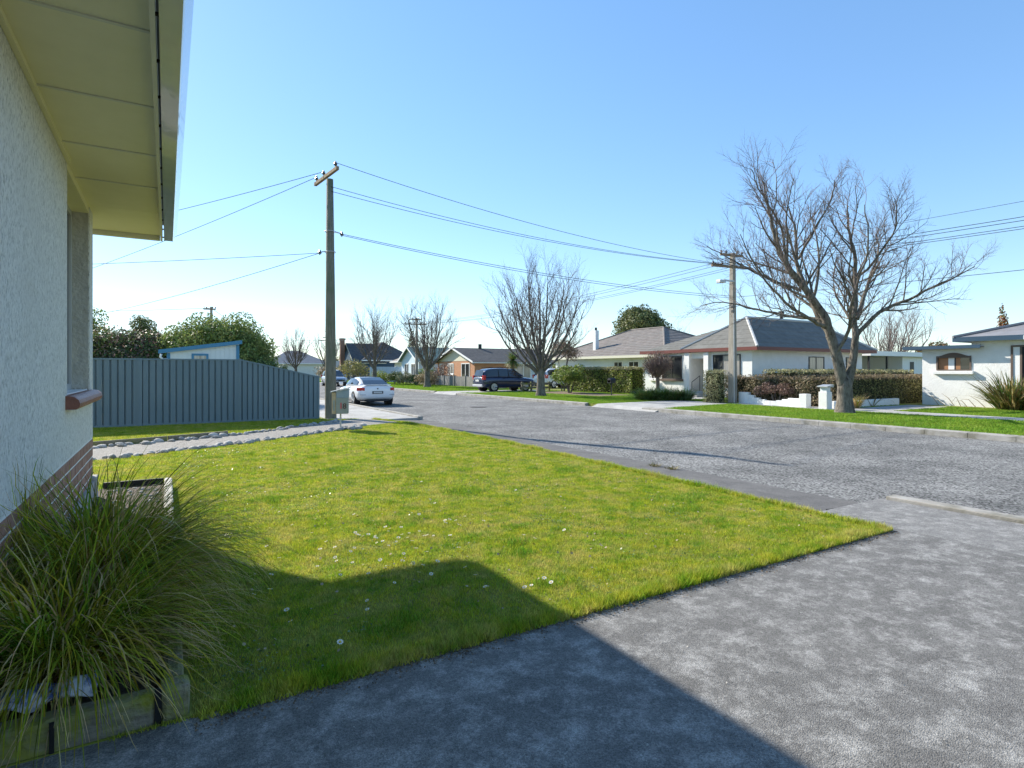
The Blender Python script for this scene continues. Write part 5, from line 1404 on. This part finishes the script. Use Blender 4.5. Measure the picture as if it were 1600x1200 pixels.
blades('dead_leaves', (26, 43.3, 2.3), 200, (.6, .95), (.016, .024), (-75, -35), (5, 20), ['tussock_dry', 'strap_flax'], [.5, .5], t, 4, .12, .3, None, None, 123)

# ------------------------------------------------------------------ cars
def wheels(t, axles, track, R, w):
    for x in axles:
        for s in (-1, 1):
            yc = s * track
            wh = thing_part(t, 'wheel')
            a = MB(); a.cyl((x, yc - s * .02, R + .0), R * 1.13, (0, 1, 0), w * .9, 28); a.build('dark_wheel_well', 'car_trim', t)  # black disc painted in for the shaded hollow of the wheel well
            b = MB(); b.tube([(x, yc - s * w * .5, R), (x, yc - s * w * .45, R), (x, yc + s * w * .45, R), (x, yc + s * w * .5, R)], [R * .9, R, R, R * .93], 28)
            tw = b.build('tyre', 'tyre', wh)
            c = MB(); c.tube([(x, yc + s * w * .42, R), (x, yc + s * w * .52, R)], [R * .70, R * .70], 24)
            for k in range(5):
                aa = k * 2 * math.pi / 5
                c.tube([(x, yc + s * w * .55, R), (x + R * .66 * math.cos(aa), yc + s * w * .53, R + R * .66 * math.sin(aa))], R * .085, 5)
            c.build('rim', 'rim', wh)
def thing_part(t, name):
    o = bpy.data.objects.new(name, None); COL.objects.link(o); o.parent = t; WL[o] = WL[t].copy(); o.location = (0, 0, 0); o.empty_display_size = .1
    return o
def loft(secs, mirror=True):
    """secs: list of (x, [(y,z)...]) half sections from the bottom centre round to the top centre"""
    b = MB(); n = len(secs[0][1])
    full = []
    for x, s in secs:
        ring = [(x, y, z) for y, z in s] + [(x, -y, z) for y, z in s[::-1] if y > 1e-6]
        full.append(ring)
    m = len(full[0])
    vs = [p for r_ in full for p in r_]
    fs = [(i * m + j, i * m + (j + 1) % m, (i + 1) * m + (j + 1) % m, (i + 1) * m + j) for i in range(len(full) - 1) for j in range(m)]
    fs += [list(range(m - 1, -1, -1)), list(range((len(full) - 1) * m, len(full) * m))]
    b.add(vs, fs)
    return b
def body_secs(st):
    """st rows: x, zbot, zshoulder, ztop, half width bottom, half width max, half width at deck edge"""
    out = []
    for x, zb, zs, zt, wb, wm, wt in st:
        out.append((x, [(0, zb), (wb * .7, zb), (wb, zb + .03), (wm, zb + (zs - zb) * .45), (wm * .985, zs), (wt, zt - .02), (wt * .6, zt + .008), (0, zt + .015)]))
    return out
def make_car(label, kind, paint, group=None):
    """built along +X (front at +X), origin at the middle of the rear edge on the ground"""
    t = thing('parked_car', label, 'car', (0, 0, 0), group)
    if kind == 'coupe':
        st = [(-.02, .42, .70, .86, .55, .70, .55), (.06, .30, .74, .95, .76, .86, .66), (.35, .22, .76, .97, .84, .905, .70), (.9, .18, .78, .95, .86, .915, .76), (1.6, .17, .78, .92, .84, .89, .78),
              (2.4, .17, .76, .90, .84, .885, .78), (3.0, .17, .74, .88, .85, .90, .78), (3.6, .18, .68, .80, .84, .905, .72), (4.05, .20, .60, .69, .78, .85, .62), (4.28, .28, .50, .58, .60, .68, .48)]
        roof = [(.32, .955, .66), (.75, 1.13, .60), (1.25, 1.265, .56), (1.75, 1.315, .55), (2.15, 1.29, .55), (2.55, 1.13, .60), (2.95, .90, .70)]
        base = [(.30, .93, .68), (.75, .945, .74), (1.25, .935, .765), (1.75, .925, .77), (2.15, .915, .77), (2.55, .905, .765), (3.0, .89, .72)]
        rear, front, sidew = (0, 2), (4, 6), (1, 5)
        axles, trk, R, w = (.82, 3.47), .79, .335, .24
    else:
        st = [(-.02, .45, .80, 1.02, .60, .74, .66), (.05, .34, .86, 1.06, .78, .87, .76), (.4, .27, .90, 1.06, .84, .905, .80), (1.2, .25, .90, 1.05, .86, .91, .80), (2.2, .25, .88, 1.03, .86, .91, .80),
              (3.1, .25, .86, 1.02, .86, .91, .80), (3.5, .26, .85, 1.01, .85, .91, .76), (4.1, .28, .82, .95, .82, .89, .70), (4.42, .32, .74, .84, .74, .81, .60), (4.55, .40, .62, .72, .58, .66, .48)]
        roof = [(.10, 1.10, .74), (.30, 1.50, .62), (.55, 1.62, .61), (1.3, 1.67, .615), (2.1, 1.66, .615), (2.65, 1.58, .61), (3.15, 1.25, .68), (3.5, 1.02, .74)]
        base = [(.06, 1.03, .78), (.30, 1.04, .80), (.55, 1.04, .80), (1.3, 1.03, .80), (2.1, 1.02, .80), (2.65, 1.01, .80), (3.15, 1.0, .80), (3.55, .99, .76)]
        rear, front, sidew = (0, 1), (5, 7), (1, 6)
        axles, trk, R, w = (.86, 3.48), .80, .345, .23
    loft(body_secs(st)).build('body', paint, t, True, 0, 2)
    n = len(roof)
    cs = []
    for k in range(n):
        x, z, hw = roof[k]; xb, zb, wb = base[k]
        zb2 = min(zb, z - .01)
        cs.append(((x + xb) / 2, [(0, zb2 - .05), (wb, zb2 - .05), (wb, zb2), ((wb * .45 + hw * .55), zb2 + (z - zb2) * .55), (hw, z - .02 if z - zb2 > .1 else z - .005), (hw * .75, z + .008), (0, z + .015)]))
    loft(cs).build('cabin', paint, t, True, 0, 1)
    # glazing lies just outside the cabin shell
    def edge(k, s):
        x, z, hw = roof[k]; xb, zb, wb = base[k]
        return np.array([(x + xb) / 2, s * hw, z]), np.array([(x + xb) / 2, s * wb, min(zb, z - .01)])
    for s in (-1, 1):
        g = MB(); lo, hi = [], []
        for k in range(sidew[0], sidew[1] + 1):
            tp_, bt_ = edge(k, s)
            h_ = tp_ - bt_
            mid = np.array([bt_[0], s * (base[k][2] * .45 + roof[k][2] * .55), bt_[2] + h_[2] * .55])
            f_ = .86 if kind == 'coupe' else .88
            a = bt_ + (mid - bt_) * .22; c_ = mid + (tp_ - mid) * ((f_ - .55) / .45)
            off = np.array([0, s * .022, 0.004])
            lo.append(a + off); hi.append([mid + off * 1.1, c_ + off])
        m_ = len(lo)
        vs = [tuple(p) for p in lo] + [tuple(p[0]) for p in hi] + [tuple(p[1]) for p in hi]
        for k in range(m_ - 1): g.add([vs[k], vs[k + 1], vs[m_ + k + 1], vs[m_ + k], vs[2 * m_ + k], vs[2 * m_ + k + 1]], [(0, 1, 2, 3), (3, 2, 5, 4)])
        g.build('side_window', 'car_glass', t)
        if kind == 'suv':
            for xx in (1.35, 2.35):
                k = min(range(n), key=lambda q: abs(roof[q][0] - xx))
                tp_, bt_ = edge(k, s)
                MB().tube([bt_ + np.array([0, s * .02, .05]), np.array([bt_[0], s * (base[k][2] * .45 + roof[k][2] * .55 + .028), bt_[2] + (tp_ - bt_)[2] * .55]), tp_ + np.array([0, s * .01, -.04])], .028, 5).build('pillar', 'car_trim', t)
    for (k0, k1), nm in ((rear, 'rear_window'), (front, 'windscreen')):
        g = MB(); ks = list(range(k0, k1 + 1))
        dz = .035
        rows = []
        for j, k in enumerate(ks):
            x, z, hw = roof[k]; xb = base[k][0]
            xm = (x + xb) / 2
            ow = hw * (.86)
            rows.append([(xm - (.02 if nm == 'rear_window' else -.02), -ow, z + dz * .7), (xm - (.02 if nm == 'rear_window' else -.02), 0, z + dz), (xm - (.02 if nm == 'rear_window' else -.02), ow, z + dz * .7)])
        if nm == 'rear_window' and kind == 'suv':
            rows = [[(.135, -.64, 1.13), (.12, 0, 1.13), (.135, .64, 1.13)], [(.275, -.55, 1.53), (.265, 0, 1.54), (.275, .55, 1.53)]]
            rows = [[(p[0] - .075, p[1], p[2]) for p in r_] for r_ in rows]
        for a, b_ in zip(rows[:-1], rows[1:]): g.add(a + b_, [(0, 1, 4, 3), (1, 2, 5, 4)])
        o = g.build(nm, 'car_glass', t)
        sd = o.modifiers.new('s', 'SOLIDIFY'); sd.thickness = .008
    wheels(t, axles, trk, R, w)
    for s in (-1, 1):
        if kind == 'coupe':
            l = MB(); l.prism([(-.015, s * .60), (.05, s * .80), (.30, s * .895), (.34, s * .80), (.10, s * .58)][::(1 if s < 0 else -1)], [.70, .68, .70, .70, .70], [.83, .85, .84, .85, .85])
            o = l.build('tail_light', 'lamp_red', t, False, .015)
            MB().cyl((.08, s * .50, .255), .04, (1, 0, 0), .16, 12).build('exhaust', 'car_trim', t)
        else:
            l = MB(); l.prism([(-.005, s * .66), (.03, s * .845), (.22, s * .865), (.18, s * .66)][::(1 if s > 0 else -1)], .84, 1.16)
            o = l.build('tail_light', 'lamp_red', t, False, .02)
            l = MB(); l.prism([(4.22, s * .845), (4.44, s * .80), (4.50, s * .55), (4.30, s * .55)][::(1 if s < 0 else -1)], .66, .80)
            l.build('headlight', 'lamp_clear', t, False, .02)
        xm_ = 2.75 if kind == 'coupe' else 3.0
        zm_ = .93 if kind == 'coupe' else 1.08
        m_ = MB(); m_.prism([(xm_, s * .86), (xm_ + .12, s * .86), (xm_ + .14, s * 1.02), (xm_ + .02, s * 1.04)][::(1 if s > 0 else -1)], zm_, zm_ + .13)
        m_.build('wing_mirror', paint, t, False, .02)
        hd_ = MB().box(1.55, 1.75, s * .915 - .012, s * .915 + .012, (.78 if kind == 'coupe' else .92), (.81 if kind == 'coupe' else .95)); hd_.build('door_handle', 'chrome' if kind == 'coupe' else paint, t)
    if kind == 'coupe':
        MB().box(-.035, .0, -.25, .25, .56, .68).build('number_plate', 'car_trim', t)
        MB().box(-.04, -.034, -.2, .2, .585, .655).build('plate_face', 'plate', t)
        MB().box(-.012, .03, -.03, .03, .76, .82).build('badge', 'car_trim', t)
        d = MB(); d.box(-.03, .5, -.48, .48, .20, .30); d.build('diffuser', 'car_trim', t, False, .02)
        for s in (-1, 1): MB().box(.0, .09, s * .66 - .14, s * .66 + .14, .50, .535).build('reflector', 'bumper_silver', t)
        sp = MB(); sp.prism([(.0, -.62), (.0, .62), (.16, .64), (.16, -.64)][::-1], .95, [.985, .985, .975, .975][::-1]); sp.build('boot_lip', paint, t, False, .01)
    else:
        MB().box(-.045, .06, -.74, .74, .36, .52).build('rear_bumper', 'bumper_silver', t, False, .03)
        MB().box(-.04, -.0, -.26, .26, .72, .84).build('number_plate', 'plate', t)
        MB().box(4.46, 4.58, -.5, .5, .56, .72).build('grille', 'car_trim', t, False, .03)
        MB().box(4.44, 4.60, -.62, .62, .34, .46).build('front_bumper', 'car_trim', t, False, .03)
        for s in (-1, 1): MB().tube([(4.585, s * .42, .73), (4.595, s * .16, .56)], .025, 5).build('grille_bar', 'chrome', t)
        for s in (-1, 1): MB().box(.75, 3.7, s * .905 - .02, s * .905 + .02, .27, .36).build('side_sill', 'car_trim', t, False, .01)
        for s in (-1, 1): MB().tube([(.6, s * .52, 1.69), (1.4, s * .54, 1.73), (2.4, s * .53, 1.70)], .018, 5).build('roof_rail', 'car_trim', t)
    return t
def park(t, x, y, ang, z=0.0):
    t.location = (x, y, z); t.rotation_euler = (0, 0, R_(ang))
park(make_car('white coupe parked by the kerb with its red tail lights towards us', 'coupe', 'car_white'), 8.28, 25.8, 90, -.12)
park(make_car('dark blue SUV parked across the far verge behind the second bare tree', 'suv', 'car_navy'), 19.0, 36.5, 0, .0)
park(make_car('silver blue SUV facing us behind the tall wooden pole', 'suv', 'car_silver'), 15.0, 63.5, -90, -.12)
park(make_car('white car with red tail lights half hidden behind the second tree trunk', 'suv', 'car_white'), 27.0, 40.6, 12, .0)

# weeds along the footpath joint
for i, (x, y) in enumerate(((7.0, 6.66), (6.95, 7.0))):
    t = blades('weed', (x, y, -.09), 60, (.04, .10), (.004, .008), (10, 60), (10, 60), ['strap_flax'], [1.0], None, 3, .10, -.09, None, None, 140 + i)
    tag(t, ('small yellow green weed growing at the seam of the street', 'tiny weed behind the larger weed at the street seam')[i], 'weed')
